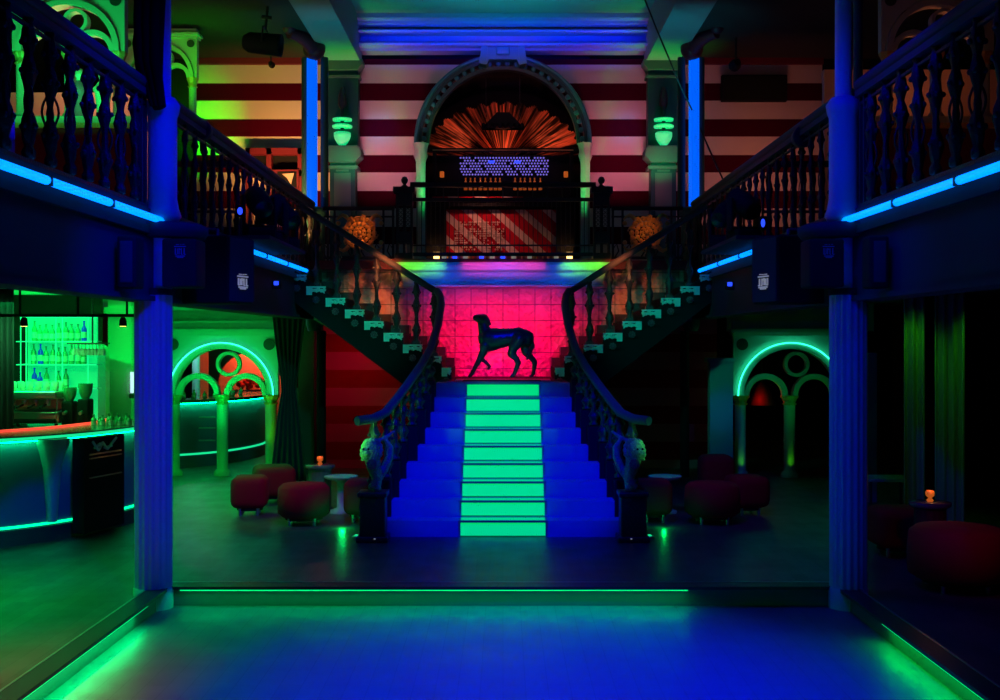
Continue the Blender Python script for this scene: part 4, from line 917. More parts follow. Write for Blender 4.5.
for px, lab in ((277, 'small blue lit cube lamp under the far balcony edge on the bar side'), (729, 'small blue lit cube lamp under the far balcony edge opposite the bar')):
    pp = P(px, 285 if px < 500 else 286, 14.0)
    t = thing('cube_lamp', lab, 'lamp', pp, 'cube lamps'); B().rbox(pp, (0.11, 0.1, 0.1), bev=0.01).build('housing', 'navy', t)
    B().rbox(pp+Vector((0, -0.05, 0.02)), (0.06, 0.02, 0.05), bev=0.01).build('lens', 'bluelamp', t)
for s in (-1, 1):
    px, py = (201, 130) if s < 0 else (803, 137)
    pp = P(px, py, 10.9)
    t = thing('round_fan_light', f'round blue faced spot on the balcony handrail {sidename(s)}', 'spot lamp', pp, 'round rail spots')
    B().lathe([(0.06, 0.14), (0.09, 0.1), (0.105, -0.02), (0.105, -0.05), (0.09, -0.055), (0.001, -0.05)], pp, 24, 'y').build('drum', 'rail', t)
    B().tube([pp+Vector((0, 0.03, -0.1)), pp+Vector((0, 0.03, -0.2))], 0.02, 8).build('clamp', 'iron', t)
def par(pp, label, rz=0.0):
    t = thing('parcan', label, 'stage light', (0, 0, 0), 'ceiling stage lights')
    B().lathe([(0.09, -0.28), (0.14, -0.2), (0.15, 0.2), (0.15, 0.24), (0.13, 0.22), (0.12, 0.05)], n=20, axis='x').build('can', 'dark', t)
    B().tube([(0.0, -0.16, 0), (0, -0.16, 0.2), (0, 0.16, 0.2), (0, 0.16, 0)], 0.012, 6).tube([(0, 0, 0.2), (0, 0, 0.51)], 0.02, 6).rbox((0, 0, 0.36), (0.14, 0.05, 0.05), bev=0.01).build('yoke', 'iron', t)
    t.location = pp; t.rotation_euler = (0, 0.1, rz); return t
pc = par(P(264, 44, 15.6), 'black parcan hanging from the dark ceiling before the striped wall')
t = thing('ceiling_spot', 'tiny black spot hanging over the yellow lit striped wall', 'stage light', P(271, 63, 17.6))
B().lathe([(0.03, -0.06), (0.05, 0.04), (0.05, 0.08)], P(271, 64, 17.6), 12, 'y').build('can', 'dark', t); B().tube([P(271, 62, 17.6), (P(271, 62, 17.6).x, 17.6, 6.6)], 0.012, 6).build('stem', 'iron', t)
t = thing('ceiling_spot', 'dark spot fixture on the ceiling above the switched off screen', 'stage light', P(736, 66, 17.2))
B().lathe([(0.05, -0.12), (0.09, 0.04), (0.09, 0.12)], P(736, 64, 17.2), 12, 'y').build('can', 'dark', t); B().tube([P(736, 62, 17.2), (P(736, 62, 17.2).x, 17.2, 6.6)], 0.012, 6).build('stem', 'iron', t)
# cables on the far side
for pts, lab in (([P(645, 0, 14.6), P(657, 30, 15), P(680, 85, 15.6), P(692, 110, 15.9)], 'thin dark cable slung down from the ceiling beam'), ([P(700, 128, 16), P(714, 160, 16), P(726, 186, 16)], 'short dark cable running down to the balcony opposite the bar')):
    tag(B().tube(pts, 0.012, 6).build('cable', 'iron'), lab, 'cable')

def emblem(mb, u0, w_, z0, h_, place):
    """crest of upright strokes under a bar; place(u, z) -> point"""
    def st(a, b, r): mb.tube([place(u0+a[0]*w_, z0+a[1]*h_), place(u0+b[0]*w_, z0+b[1]*h_)], r*w_, 4)
    st((-0.5, 0.34), (0.5, 0.34), 0.05); st((-0.35, 0.47), (-0.1, 0.47), 0.03); st((0.0, 0.47), (0.12, 0.47), 0.03); st((0.2, 0.49), (0.38, 0.49), 0.03)
    st((-0.4, 0.22), (-0.4, -0.22), 0.05); st((-0.22, 0.2), (-0.22, -0.2), 0.04); st((-0.4, -0.22), (-0.22, -0.2), 0.04); st((-0.08, 0.22), (-0.08, -0.22), 0.045); st((-0.08, 0.22), (0.05, 0.1), 0.035)
    st((0.12, 0.22), (0.12, -0.22), 0.045); st((0.12, -0.22), (0.22, -0.22), 0.035); st((0.36, 0.22), (0.36, -0.22), 0.05); st((0.36, -0.22), (0.5, -0.22), 0.04)
    st((-0.38, -0.34), (0.42, -0.34), 0.06); st((-0.25, -0.44), (0.28, -0.44), 0.05)
    return mb
for s in (-1, 1):
    # big hanging speaker beyond the near column
    c = Vector((s*2.48, 9.97, 2.66)); t = thing('speaker', f'large black hanging speaker with white emblem {sidename(s)}', 'speaker', c, 'large hanging speakers')
    R = Euler((0, 0, -s*math.radians(-18))).to_matrix()
    def pl(v): return R@Vector(v)+c
    b = B().rbox((0, 0, 0), (0.46, 0.42, 0.58), bev=0.02); b.v = [tuple(pl(v)) for v in b.v]; b.build('cabinet', 'dark', t)
    f = -s*0.231
    b = B().prism([(-0.195, -0.27), (0.195, -0.27), (0.195, 0.27), (-0.195, 0.27)], *sorted((f, f-s*0.012)), plane='yz'); b.v = [tuple(pl(v)) for v in b.v]; b.build('grille', 'navy', t)
    b = emblem(B(), 0, 0.17, -0.10, 0.135, lambda u, z: pl((f-s*0.016, u*s*-1*-1 if s > 0 else u, z))); b.build('emblem', 'white', t)
    b = B().tube([pl((0, 0, 0.28)), pl((0, 0, 0.34)), pl((s*0.3, 0, 0.36))], 0.03, 8); b.build('bracket', 'iron', t)
    # smaller speaker on the near column
    c = Vector((s*2.53, 9.1, 2.66)) if True else 0
    t = thing('speaker', f'black speaker mounted beside the near column {sidename(s)}', 'speaker', c, 'column speakers')
    B().rbox(c, (0.27, 0.3, 0.38), bev=0.02).build('cabinet', 'dark', t)
    emblem(B(), c.x+0.01, 0.09, c.z+0.09, 0.11, lambda u, z: (u, c.y-0.153, z)).build('emblem', 'dimwhite', t)
    c = Vector((s*2.71, 8.35, 2.62)); t = thing('side_speaker', f'narrow dark speaker on the balcony fascia outside the near column {sidename(s)}', 'speaker', c, 'fascia speakers')
    B().rbox((s*2.71, 8.35, 2.62), (0.14, 0.2, 0.38), bev=0.02).build('cabinet', 'dark', t)
    B().rbox((s*2.71, 8.245, 2.62), (0.09, 0.015, 0.30), bev=0.006).build('grille', 'navy', t)
    # curved cap above column speakers
    tag(B().lathe([(0.30, 2.88), (0.33, 2.92), (0.33, 2.97), (0.28, 3.0)], (s*2.74, 9.35, 0), 32).build('column_collar', 'navy'), f'wide dark collar on the near column {sidename(s)}', 'collar', 'column collars')
    # light above lounge entry
    tag(B().rbox((s*3.35, 16.3, 2.5), (0.35, 0.25, 0.16), bev=0.02).build('ceiling_box', 'dark'), f'black ceiling box above the arch screen {sidename(s)}', 'ceiling fixture', 'lounge ceiling boxes')
tag(B().rbox(P(975, 273, 8.4), (0.10, 0.03, 0.09), bev=0.01).build('exit_lamp', M['gneon']), 'small green lit sign on the balcony fascia opposite the bar', 'sign')

# ------------------------------------------------------------------ bar
def smooth_curve(pts, n=10):
    out = []
    for i in range(len(pts)-1):
        p0 = pts[max(i-1, 0)]; p1 = pts[i]; p2 = pts[i+1]; p3 = pts[min(i+2, len(pts)-1)]
        for k in range(n):
            t = k/n; out.append(tuple(0.5*((2*p1[j])+(-p0[j]+p2[j])*t+(2*p0[j]-5*p1[j]+4*p2[j]-p3[j])*t*t+(-p0[j]+3*p1[j]-3*p2[j]+p3[j])*t**3) for j in range(2)))
    out.append(pts[-1]); return out
def ribbon(path, off0, off1, z0, z1, mb=None, i0=0, i1=None):
    """wall along a plan path, offset sideways from off0 to off1"""
    mb = mb or B(); path = path[i0:i1]; vs = []; fs = []
    for i, p in enumerate(path):
        a = Vector(path[max(i-1, 0)]); b = Vector(path[min(i+1, len(path)-1)]); t = (b-a).normalized(); n = Vector((t.y, -t.x))
        q0 = Vector(p)+n*off0; q1 = Vector(p)+n*off1
        vs += [(q0.x, q0.y, z0), (q1.x, q1.y, z0), (q1.x, q1.y, z1), (q0.x, q0.y, z1)]
    for i in range(len(path)-1):
        for k in range(4):
            q = (k+1) % 4; fs.append((i*4+k, i*4+q, i*4+4+q, i*4+4+k))
    m = (len(path)-1)*4; fs += [(0, 1, 2, 3), (m+3, m+2, m+1, m)]
    return mb.add(vs, fs)
bc = smooth_curve([(-6.9, 10.9), (-5.8, 11.0), (-4.98, 11.42), (-4.45, 12.15), (-4.18, 13.1), (-4.22, 14.0)], 8)
t = thing('bar_counter', 'long curved bar counter with blue front and green lit edges', 'bar counter', (-4.8, 12, 0))
nb = len(bc)
ribbon(bc, -0.5, 0.0, 0.12, 1.02).build('front', 'barfront', t)
ribbon(bc, -0.46, -0.06, 0, 0.12).build('plinth', 'kick', t)
ribbon(bc, 0.0, 0.04, 0.0, 0.16).build('kick_plate', 'kick', t)
ribbon(bc, 0.0, 0.012, 0.17, 0.195).build('lower_neon', 'gneonb', t)
ribbon(bc, 0.03, 0.06, 1.035, 1.048).build('glow_strip', 'barled', t)
ribbon(bc, -0.6, 0.1, 1.05, 1.1).build('counter_top', 'bartop', t)
ribbon(bc, 0.1, 0.112, 1.06, 1.085).build('edge_neon', 'gneon', t)
ribbon(bc, -0.55, -0.53, 1.1, 1.125).build('red_light_line', 'rneon', t)
# carved column and dark hatch on the bar front
cpos = Vector((-4.62, 11.85)); 
t = thing('bar_pilaster', 'carved tapering bracket on the bar front', 'bracket', (cpos.x, cpos.y-0.1, 0))
B().lathe([(0.05, 0.2), (0.07, 0.5), (0.09, 0.75), (0.14, 0.92), (0.17, 1.0), (0.17, 1.05)], (cpos.x, cpos.y-0.1, 0), 20, flute=10, fd=0.12).build('carved_body', 'plaster', t)
t = thing('bar_hatch', 'dark service hatch with crest and steel bars on the bar front', 'hatch', (-4.33, 12.2, 0))
ang = math.atan2(13.1-12.15, -4.18+4.45)
hc = Vector((-4.40, 12.15)); ux = Vector((math.cos(ang), math.sin(ang))); nn = Vector((ux.y, -ux.x))
def hp_(u, o, z): q = hc+ux*u+nn*o; return (q.x, q.y, z)
def slab(u0, u1, o0, o1, z0, z1, mb=None):
    mb = mb or B(); vs = [hp_(a, b, c) for c in (z0, z1) for a, b in ((u0, o0), (u1, o0), (u1, o1), (u0, o1))]
    return mb.add(vs, [(0,3,2,1),(4,5,6,7),(0,1,5,4),(1,2,6,5),(2,3,7,6),(3,0,4,7)])
slab(-0.28, 0.42, 0.02, 0.16, 0.06, 1.04).build('hatch_body', 'dark', t)
for z in (0.62, 0.82): slab(-0.2, 0.35, 0.16, 0.18, z, z+0.012).build('steel_bar', 'metal', t)
cr = B()
for (a, b, c, d) in ((-0.15, 1.0, -0.05, 0.9), (-0.05, 0.9, 0.02, 0.98), (0.02, 0.98, 0.1, 0.9), (0.1, 0.9, 0.26, 1.01), (-0.12, 0.93, -0.02, 0.97), (0.05, 0.92, 0.18, 0.93)):
    cr.tube([hp_(a, 0.17, b), hp_(c, 0.17, d)], 0.014, 6)
cr.build('crest', 'cyan', t)
slab(-0.2, 0.35, 0.16, 0.175, 0.86, 0.875).build('crest_rule', 'metal', t)
# back counter and its lit shelves
YB = 13.6
t = thing('back_bar_shelves', 'green neon edged glass shelves of bottles behind the bar', 'shelves', (-5.4, YB, 1.1))
xa, xb = X(22, YB), X(92, YB)
B().box(xa, xb, YB+0.16, YB+0.2, 1.1, Z(316, YB)).build('backlit_panel', 'glow', t)
sz = [Z(341, YB), Z(364, YB), Z(388, YB)]
for z in sz:
    sh = B().box(xa-0.02, xb+0.06, YB-0.06, YB+0.16, z-0.012, z).build('shelf', 'metal', t); B().box(xa-0.04, xb+0.08, YB-0.072, YB-0.06, z-0.012, z-0.002).build('neon_edge', 'gneon', sh)
B().box(xa, xb, YB-0.06, YB+0.16, Z(317.5, YB), Z(317, YB)).build('top_neon', 'gneon', t)
for px in (23, 28.5, 58, 64.5, 90): B().box(X(px, YB)-0.004, X(px, YB)+0.004, YB-0.07, YB-0.06, Z(388, YB), Z(317, YB)).build('upright_neon', 'gneon', t)
rows = (('top', sz[0]), ('middle', sz[1]), ('lowest', sz[2]))
for nm, z in rows:
    for kind, m_, kk in (('green glass', 'glass', 0), ('blue glass', 'bglass', 1)):
        pr = None
        for i in range(9):
            px = 33+i*6.3
            isb = (nm == 'top' and i == 8) or (nm == 'middle' and i == 1) or (nm == 'lowest' and i in (0, 1))
            if isb != (kk == 1): continue
            if nm == 'lowest' and i in (3, 6, 7, 8): continue
            loc = (X(px, YB)+random.uniform(-0.008, 0.008), YB+0.03, z)
            sc_ = random.uniform(0.75, 1.0)
            if pr is None: pr = bottle_proto('bottle', m_, f'{kind} bottle on the {nm} neon edged shelf behind the bar', f'{kind} bottles on the {nm} bar shelf', 0.24, 0.032, loc)
            else: dup(pr, loc, i, sc=(1, 1, sc_))
t = thing('back_counter', 'dark work counter behind the bar under the espresso machine', 'counter', (-5.6, 13.2, 0))
B().box(-6.9, -4.6, 12.95, 13.9, 0, 1.0).build('cabinet', 'dark', t); B().box(-6.9, -4.55, 12.9, 13.9, 1.0, 1.08).build('worktop', 'bartop', t)
# espresso machine
EX, EY, EZ = X(34, 13.1), 13.1, 1.08
t = thing('espresso_machine', 'steel espresso machine on the counter behind the bar', 'coffee machine', (EX, EY, EZ))
B().rbox((EX, EY+0.1, EZ+0.1), (0.62, 0.36, 0.14), bev=0.02).rbox((EX, EY+0.2, EZ+0.25), (0.56, 0.14, 0.3), bev=0.02).build('body', 'metal', t)
B().rbox((EX, EY+0.02, EZ+0.36), (0.66, 0.46, 0.09), bev=0.02).build('top_housing', 'metal', t)
B().rbox((EX, EY-0.05, EZ+0.06), (0.56, 0.2, 0.05), bev=0.01).build('drip_tray', 'dark', t)
for i in range(4):
    gx = EX-0.2+i*0.13; g = B().lathe([(0.03, 0.24), (0.035, 0.29), (0.035, 0.31)], (gx, EY-0.1, EZ), 12).build('group_head', 'metal', t); B().tube([(gx, EY-0.12, EZ+0.25), (gx-0.03, EY-0.24, EZ+0.22)], 0.012, 6).build('portafilter_handle', 'dark', g)
for a in (-0.3, 0.3): B().tube([(EX+a, EY-0.1, EZ+0.32), (EX+a*1.05, EY-0.14, EZ+0.2), (EX+a*0.95, EY-0.15, EZ+0.1)], 0.008, 6).build('steam_wand', 'metal', t)
for a in (-0.27, 0.27):
    for c in (-0.04, 0.2): B().tube([(EX+a, EY+c, EZ), (EX+a, EY+c, EZ+0.05)], 0.018, 8).build('foot', 'dark', t)
# cups and glasses on the machine and the low shelf
gp = None
for i in range(14):
    loc = (EX-0.29+(i % 7)*0.095, EY-0.08+0.18*(i//7), EZ+0.405)
    if gp is None:
        gp = B().lathe([(0.024, 0), (0.03, 0.01), (0.034, 0.1), (0.030, 0.1), (0.026, 0.015)], n=10).build('drinking_glass', 'label'); tag(gp, 'upturned glass on top of the espresso machine', 'glass', 'glasses on the espresso machine'); gp.location = loc
    else: dup(gp, loc)
for i, (px, lab) in enumerate(((68, 'black coffee grinder with clear hopper next to the espresso machine'), (84, 'taller black coffee grinder farther from the espresso machine'))):
    gx = X(px, 13.1); t = thing('coffee_grinder', lab, 'coffee grinder', (gx, 13.1, EZ), 'coffee grinders'); k = 1+0.1*i
    B().rbox((gx, 13.15, EZ+0.14*k), (0.13, 0.18, 0.28*k), bev=0.02).build('body', 'dark', t)
    B().lathe([(0.04, 0.28*k), (0.07, 0.34*k), (0.08, 0.42*k), (0.08, 0.44*k)], (gx, 13.15, EZ), 16).build('hopper', 'glass', t)
    B().tube([(gx, 13.04, EZ+0.16), (gx, 12.97, EZ+0.15)], 0.02, 8).build('spout', 'metal', t)
pr = None
for i in range(9):
    loc = (X(96+i*4.4, 13.05), 12.98+0.06*(i % 2), EZ)
    if pr is None: pr = bottle_proto('bottle', 'glass', 'short dark bottle in the cluster beside the grinders behind the bar', 'bottles beside the grinders', 0.14, 0.03, loc)
    else: dup(pr, loc, i, sc=(1, 1, random.uniform(0.7, 1.2)))
for i, (px, lab) in enumerate(((20, 'white napkin stack at the bar counter edge under the espresso machine'),)):
    pass
# hanging glass rack
t = thing('glass_rack', 'hanging stemware rack over the back bar', 'rack', (X(86, 13.2), 13.2, 2.0))
zr = Z(344, 13.2)
B().box(X(70, 13.2), X(104, 13.2), 13.1, 13.4, zr, zr+0.015).build('tray', 'iron', t); B().tube([(X(91, 13.2), 13.25, zr), (X(91, 13.2), 13.25, 2.62)], 0.01, 6).build('rod', 'iron', t)
gp = None
for i in range(9):
    loc = (X(73+i*3.6, 13.2), 13.25, zr-0.13)
    if gp is None:
        gp = B().lathe([(0.028, 0), (0.032, 0.04), (0.02, 0.07), (0.005, 0.08), (0.005, 0.12), (0.028, 0.13)], n=10).build('wine_glass', 'label'); tag(gp, 'wine glass hanging upside down from the rack over the back bar', 'glass', 'hanging wine glasses'); gp.location = loc
    else: dup(gp, loc)
# column and wall behind bar
t = thing('bar_column', 'broad green lit plaster pier behind the bar', 'pier', (X(119, 14.6), 14.6, 0))
B().box(X(108, 14.6), X(131, 14.6), 14.6, 15.0, 0, 2.62).build('shaft', 'plaster', t); B().box(X(105, 14.6), X(134, 14.6), 14.55, 15.05, 2.40, 2.48).build('capital', 'plaster', t)
struct('wall_bar', B().box(-8, X(100, 14.2), 14.2, 14.3, 0, 2.62), 'dark')
t = thing('wall_panel', 'arched green plaster panel beside the bar shelves', 'wall panel', (X(100, 14.1), 14.1, 1.2))
B().box(X(92, 14.1), X(107, 14.1), 14.05, 14.19, 1.1, Z(352, 14.1)).band(X(99.5, 14.1)-0.0, Z(352, 14.1), 0.0, 0.092, 14.05, 14.19).build('panel_board', 'plaster', t)
t = thing('white_patch_glow', 'added white glow for a window lit patch beside the green pier', 'lamp', P(134, 380, 14.57))
B().tube([P(132, 393, 14.57), P(132, 372, 14.57)], 0.022, 10).build('tube', mat('glowing_white_patch', (0.8, 0.8, 0.9), 0.4, em=(0.6, 0.7, 1.0), es=1.0), t)  # glowing tube and its socket stand for a window-lit white patch
B().rbox(P(132, 396, 14.57), (0.06, 0.06, 0.06), bev=0.01).build('added_socket', 'navy', t)
# track with two spots over the bar
YT = 11.8
t = thing('lighting_track', 'black pendant track rail over the bar', 'track', (X(70, YT), YT, Z(316, YT)))
B().box(X(-40, YT), X(142, YT), YT-0.02, YT+0.02, Z(317, YT), Z(314, YT)).build('rail', 'dark', t)
for px in (20, 78, 127): B().tube([(X(px, YT), YT, Z(315, YT)), (X(px, YT), YT, 2.62)], 0.012, 6).build('hanger', 'dark', t)
for px, lab in ((24, 'warm glowing track spot at the drape end of the bar rail'), (123, 'warm glowing track spot near the big column over the bar')):
    pp = P(px, 323, YT); t = thing('track_spot', lab, 'spot lamp', pp, 'track spots')
    B().lathe([(0.02, 0.06), (0.035, 0.03), (0.04, -0.03)], pp, 12).build('housing', 'dark', t); B().lathe([(0.034, -0.034), (0.03, -0.036), (0.001, -0.036)], pp, 12).build('bulb', 'warmlamp', t)
def drape(name, label, x0, x1, y, z0, z1, m, waist=None, n=40, cat='curtain'):
    vs = []; fs = []; rows_ = 16
    for j in range(rows_+1):
        v = j/rows_; z = z0+(z1-z0)*v
        k = 1.0
        if waist: k = waist[1]+(1-waist[1])*min(1, abs(v-waist[0])/0.45)**0.8
        cx = (x0+x1)/2
        for i in range(n+1):
            u = i/n; vs.append((cx+(u-0.5)*(x1-x0)*k, y+0.03*math.sin(u*n*0.9)*(0.6+0.4*k), z))
    for j in range(rows_):
        for i in range(n): a = j*(n+1)+i; fs.append((a, a+1, a+n+2, a+n+1))
    o = B().add(vs, fs, True).build(name, m); so = o.modifiers.new('s', 'SOLIDIFY'); so.thickness = 0.012
    return tag(o, label, cat)
drape('curtain', 'dark tied curtain between the arch screen and the red striped wall', X(272, 16.8), X(306, 16.8), 16.8, 0.0, 2.62, 'cloth', (0.52, 0.35))
struct('wall_stub', B().box(X(296, 17.4), X(312, 17.4), 17.6, 18.5, 0, 2.62), 'navy')
drape('curtain', 'black drape at the end of the bar shelves', X(-20, 12.6), X(14, 12.6), 12.6, 0.0, 2.62, 'cloth')
# second bar beyond the arch screen
bc2 = smooth_curve([(-6.8, 18.3), (-5.6, 18.35), (-4.95, 18.7), (-4.5, 19.5), (-4.3, 20.6), (-4.5, 21.6)], 8)
t = thing('far_bar_counter', 'curved green lit bar counter seen through the arch screen', 'bar counter', (-5, 19, 0))
ribbon(bc2, -0.4, 0.0, 0, 1.02).build('front', 'barfront', t); ribbon(bc2, 0.0, 0.012, 0.2, 0.23).build('lower_neon', 'gneon', t)
ribbon(bc2, 0.03, 0.06, 1.035, 1.048).build('glow_strip', 'barled', t); ribbon(bc2, -0.5, 0.1, 1.05, 1.1).build('counter_top', 'bartop', t)
for z in (0.45, 0.65, 0.82): B().box(X(200, 18.4), X(216, 18.4), 18.32, 18.36, z, z+0.02).build('steel_bar', 'metal', t)
pr = None
for i in range(12):
    u = bc2[4+i*2]; loc = (u[0]-0.12, u[1]+0.12, 1.1)
    if pr is None: pr = bottle_proto('bottle', 'glass', 'small bottle on the far bar counter seen through the arch screen', 'bottles on the far bar', 0.16, 0.035, loc)
    else: dup(pr, loc, i, sc=(1, 1, random.uniform(0.6, 1.1)))
t = thing('white_column', 'slim pale lit column behind the far bar counter', 'column', (X(196, 20.5), 20.5, 0))
B().lathe([(0.07, 0), (0.07, 2.4), (0.1, 2.5), (0.1, 2.62)], (X(196, 20.5), 20.5, 0), 20).build('shaft', mat('lit_white_column', (0.7, 0.75, 0.9), 0.5), t)
point('blue_white_back_light', (X(190, 19.9), 19.9, 1.9), 7, (0.4, 0.6, 1.0), 0.02)
struct('wall_alcove', B().spandrel(-4.95, 1.2, 0.62, -5.75, -4.2, 2.62, 22.4, 22.5).box(-5.75, -5.57, 22.4, 22.5, 0, 1.2).box(-4.33, -4.2, 22.4, 22.5, 0, 1.2), 'redd')
struct('wall_alcove_back', B().box(-6.2, -3.6, 23.2, 23.3, 0, 2.62), 'skin')
fb2 = B()
for i in range(40): fb2.sphere((-4.95+random.uniform(-0.35, 0.35), 22.9+random.uniform(-.1, .1), 1.12+random.uniform(0, 0.16)), 0.05, n=7, m=5)
tag(B().box(-5.35, -4.55, 22.75, 23.05, 0, 1.08).build('flower_plinth', 'redd'), 'dark red plinth carrying the flowers in the alcove', 'plinth')
tag(fb2.build('flower_bank', 'red'), 'bank of red flowers in the red lit alcove behind the far bar', 'flowers')['kind'] = 'stuff'

# ------------------------------------------------------------------ lounge furniture
def ottoman(loc, w_, h_, label, group=None, rz=0, round_=False):
    t = thing('ottoman', label, 'ottoman', (0, 0, 0), group)
    lz = 0.09
    if round_: B().lathe([(w_*0.42, lz), (w_*0.5, lz+0.04), (w_*0.51, h_*0.6), (w_*0.49, h_-0.05), (w_*0.42, h_-0.01), (w_*0.2, h_+0.005), (0.001, h_+0.006)], n=36).build('cushion', 'red', t)
    else: B().rbox((0, 0, (lz+h_)/2), (w_, w_, h_-lz), bev=min(0.09, w_*0.2)).build('cushion', 'red', t)
    B().lathe([(w_*0.36, lz-0.03), (w_*0.36, lz+0.01)], n=24).build('base_ring', 'dark', t)
    for a in range(4):
        x, y = w_*0.33*math.cos(a*PI/2+PI/4), w_*0.33*math.sin(a*PI/2+PI/4)
        B().tube([(x, y, 0), (x, y, lz)], [0.02, 0.025], 8).build('leg', 'metal', t)
    t.location = loc; t.rotation_euler = (0, 0, rz); return t
ottoman((X(250, 13.55), 13.55, 0), 0.42, 0.46, 'red velvet cube ottoman nearest the arch screen columns, bar side', rz=0.1)
ottoman((X(304, 12.85), 12.85, 0), 0.58, 0.46, 'wide round red velvet ottoman in front of the candle table, bar side', round_=True)
ottoman((X(274, 14.6), 14.6, 0), 0.52, 0.47, 'red velvet ottoman at the back against the tied curtain', rz=0.3)
ottoman((X(362, 13.0), 13.05, 0), 0.40, 0.48, 'red velvet ottoman partly behind the lion newel on the bar side')
ottoman((X(654, 13.0), 13.05, 0), 0.40, 0.48, 'dark red ottoman partly behind the lion newel opposite the bar')
ottoman((X(713, 12.9), 12.95, 0), 0.62, 0.46, 'wide dark red ottoman in the unlit lounge beside the blue pilaster', round_=True)
ottoman((X(716, 14.4), 14.4, 0), 0.42, 0.62, 'tall dark red stool behind the wide ottoman in the unlit lounge')
ottoman((X(752, 13.3), 13.6, 0), 0.45, 0.46, 'dark red ottoman nearest the far arch screen in the unlit lounge', rz=0.2)
ottoman((X(962, 9.4), 9.5, 0), 0.78, 0.52, 'large dark red round ottoman before the drapes opposite the bar', round_=True)
ottoman((X(900, 10.9), 11.0, 0), 0.5, 0.46, 'dark red ottoman behind the near column opposite the bar')
def candle_table(x, y, h_, label, lab2, col='drape', lit=1.0):
    t = thing('drum_table', label, 'table', (x, y, 0), 'drum tables')
    B().lathe([(0.15, 0.0), (0.155, 0.03), (0.14, 0.05), (0.14, h_-0.06), (0.16, h_-0.04)], (x, y, 0), 48, flute=16, fd=0.08).build('fluted_drum', col, t)
    B().lathe([(0.17, h_-0.04), (0.18, h_-0.03), (0.18, h_), (0.001, h_)], (x, y, 0), 32).build('table_top', 'bartop', t)
    c = thing('candle_holder', lab2, 'candle', (x, y, h_), 'table candles')
    B().lathe([(0.022, 0), (0.032, 0.015), (0.014, 0.035), (0.036, 0.055), (0.04, 0.085), (0.032, 0.1)], (x, y, h_), 16, caps=False).build('glass_bowl', 'amberglass', c)
    B().sphere((x, y, h_+0.075), 0.02, (1, 1, 1.2), 10, 8).build('flame', 'flame', c)
    B().tube([(x-0.038, y-0.02, h_+0.075), (x+0.038, y-0.02, h_+0.075)], 0.005, 5).build('rim_band', 'gold', c)
    point('candle_light', (x, y-0.07, h_+0.14), 0.5*lit, (1, 0.35, 0.08), 0.02)
candle_table(X(320, 13.9), 13.9, 0.55, 'fluted drum table with a candle by the tied curtain, bar side', 'glowing amber candle holder on the drum table, bar side')
candle_table(X(930, 10.2), 10.2, 0.62, 'dark drum table with a candle before the drapes opposite the bar', 'glowing amber candle holder on the drum table opposite the bar', 'redd', 0.6)
for s, lab in ((-1, 'low side table with a green lit top beside the lion newel, bar side'), (1, 'low side table with a green lit top beside the lion newel opposite the bar')):
    x = s*(503-341)*13.7/F; t = thing('side_table', lab, 'table', (x, 13.7, 0), 'lit side tables')
    B().lathe([(0.16, 0.40), (0.2, 0.42), (0.2, 0.44)], (x, 13.7, 0), 28).build('table_top', 'plaster', t); B().lathe([(0.14, 0), (0.14, 0.03), (0.05, 0.06), (0.05, 0.36), (0.1, 0.40)], (x, 13.7, 0), 24).build('pedestal', 'plaster', t)
for s in (-1, 1):
    x = s*1.52; t = thing('floor_uplight', f'small floor uplight beside the newel pedestal {sidename(s)}', 'floor lamp', (x, 11.9, 0), 'floor uplights')
    B().lathe([(0.05, 0), (0.05, 0.02), (0.04, 0.03)], (x, 11.9, 0), 16).build('housing', 'metal', t); B().sphere((x, 11.9, 0.03), 0.028, (1, 1, 0.5), 10, 6).build('lens', 'gneon', t)
# opposite lounge: blue pilaster, drapes, bench table
t = thing('lounge_pilaster', 'plain blue lit pilaster beside the dark arch screen', 'pilaster', (X(722, 16.9), 16.9, 0))
B().box(X(710, 16.9), X(733, 16.9), 16.9, 17.1, 0, Z(362, 16.9)).build('shaft', 'column', t); B().box(X(707, 16.9), X(736, 16.9), 16.85, 17.12, Z(362, 16.9), Z(358, 16.9)).build('capital', 'column', t)
spot('blue_pilaster_light', (3.0, 14.5, 1.7), (3.2, 16.9, 1.0), 14, (0.02, 0.12, 1), 16, 0.8)
t = thing('lounge_post', 'slim yellowish post behind the near column opposite the bar', 'post', (X(872, 14.6), 14.6, 0))
B().box(X(868, 14.6), X(877, 14.6), 14.6, 14.72, 0, 1.9).build('shaft', 'plaster', t)
drape('curtain', 'ribbed drape catching green light beside the dark lounge window', X(905, 11.5), X(925, 11.5), 11.5, 0.0, 2.62, 'drape', n=14)
drape('curtain', 'second ribbed green lit drape, the wider of the pair', X(936, 11.5), X(966, 11.5), 11.5, 0.0, 2.62, 'drape', n=22)
t = thing('lounge_table', 'long low table catching a green glint opposite the bar', 'table', (X(895, 13.0), 13.0, 0))
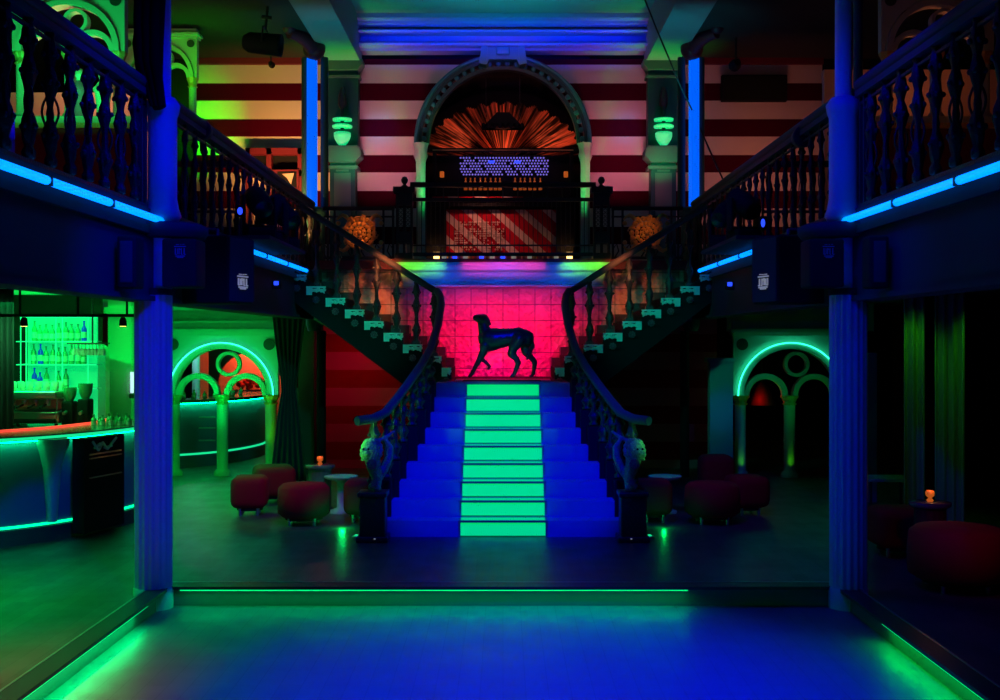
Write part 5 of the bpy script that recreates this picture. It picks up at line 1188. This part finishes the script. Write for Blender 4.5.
B().box(X(866, 13.0), X(910, 13.0), 12.85, 13.3, 0.47, 0.50).build('table_top', 'plaster', t)
for a in (868, 908):
    for c in (12.9, 13.25): B().tube([(X(a, 13), c, 0), (X(a, 13), c, 0.47)], 0.015, 6).build('leg', 'iron', t)
spot('green_table_light', (4.7, 12.6, 2.3), (4.5, 13.05, 0.5), 3, (0.0, 1, 0.1), 30, 0.8)
struct('wall_lounge_right', B().box(5.2, 8, 14.2, 14.3, 0, 2.62), 'dark')
# red vase in the far arch
t = thing('red_shade', 'dim red hanging shade behind the dark arch screen', 'lamp', P(762, 395, 18.0))
B().lathe([(0.03, 0.2), (0.1, 0.12), (0.2, -0.12), (0.2, -0.16)], P(762, 395, 18.0), 20).build('shade', 'red', t); B().tube([P(762, 385, 18), (P(762, 385, 18).x, 18, 2.62)], 0.008, 5).build('cord', 'iron', t)
point('red_shade_light', P(758, 398, 17.75), 0.25, (1, 0.05, 0.08), 0.05)

# black wrapped drape on the near bar-side column
dr = B().tube([P(158, -70, 9.1), P(152, 0, 9.1), P(148, 45, 9.1), P(150, 80, 9.1), P(160, 108, 9.1)], [0.10, 0.105, 0.12, 0.10, 0.05], 20)
for i in range(3): dr.tube([P(140+i*9, -60, 9.0), P(138+i*8, 20, 8.99), P(140+i*7, 60, 9.0), P(152+i*4, 106, 9.05)], [0.03, 0.035, 0.04, 0.015], 8)
tag(dr.build('tied_drape', 'velvet'), 'black gathered drape hanging against the upper near column on the bar side', 'drape')
t = thing('rear_column', 'slim yellowish column just behind the near column opposite the bar', 'column', (X(858, 9.9), 9.9, 4.1))
B().lathe([(0.04, DK), (0.04, 4.95), (0.05, 5.0), (0.045, 5.1), (0.06, 5.2)], (X(858, 9.9), 9.9, 0), 20).build('shaft', 'plasterd', t)

struct('trim_12', B().box(-5.7, -3.45, 17.62, 17.7, 2.2, 2.62).box(-5.7, -3.45, 17.56, 17.62, 2.52, 2.62), 'plaster')
struct('trim_13', B().box(3.45, 5.7, 17.62, 17.7, 2.2, 2.62), 'plaster')
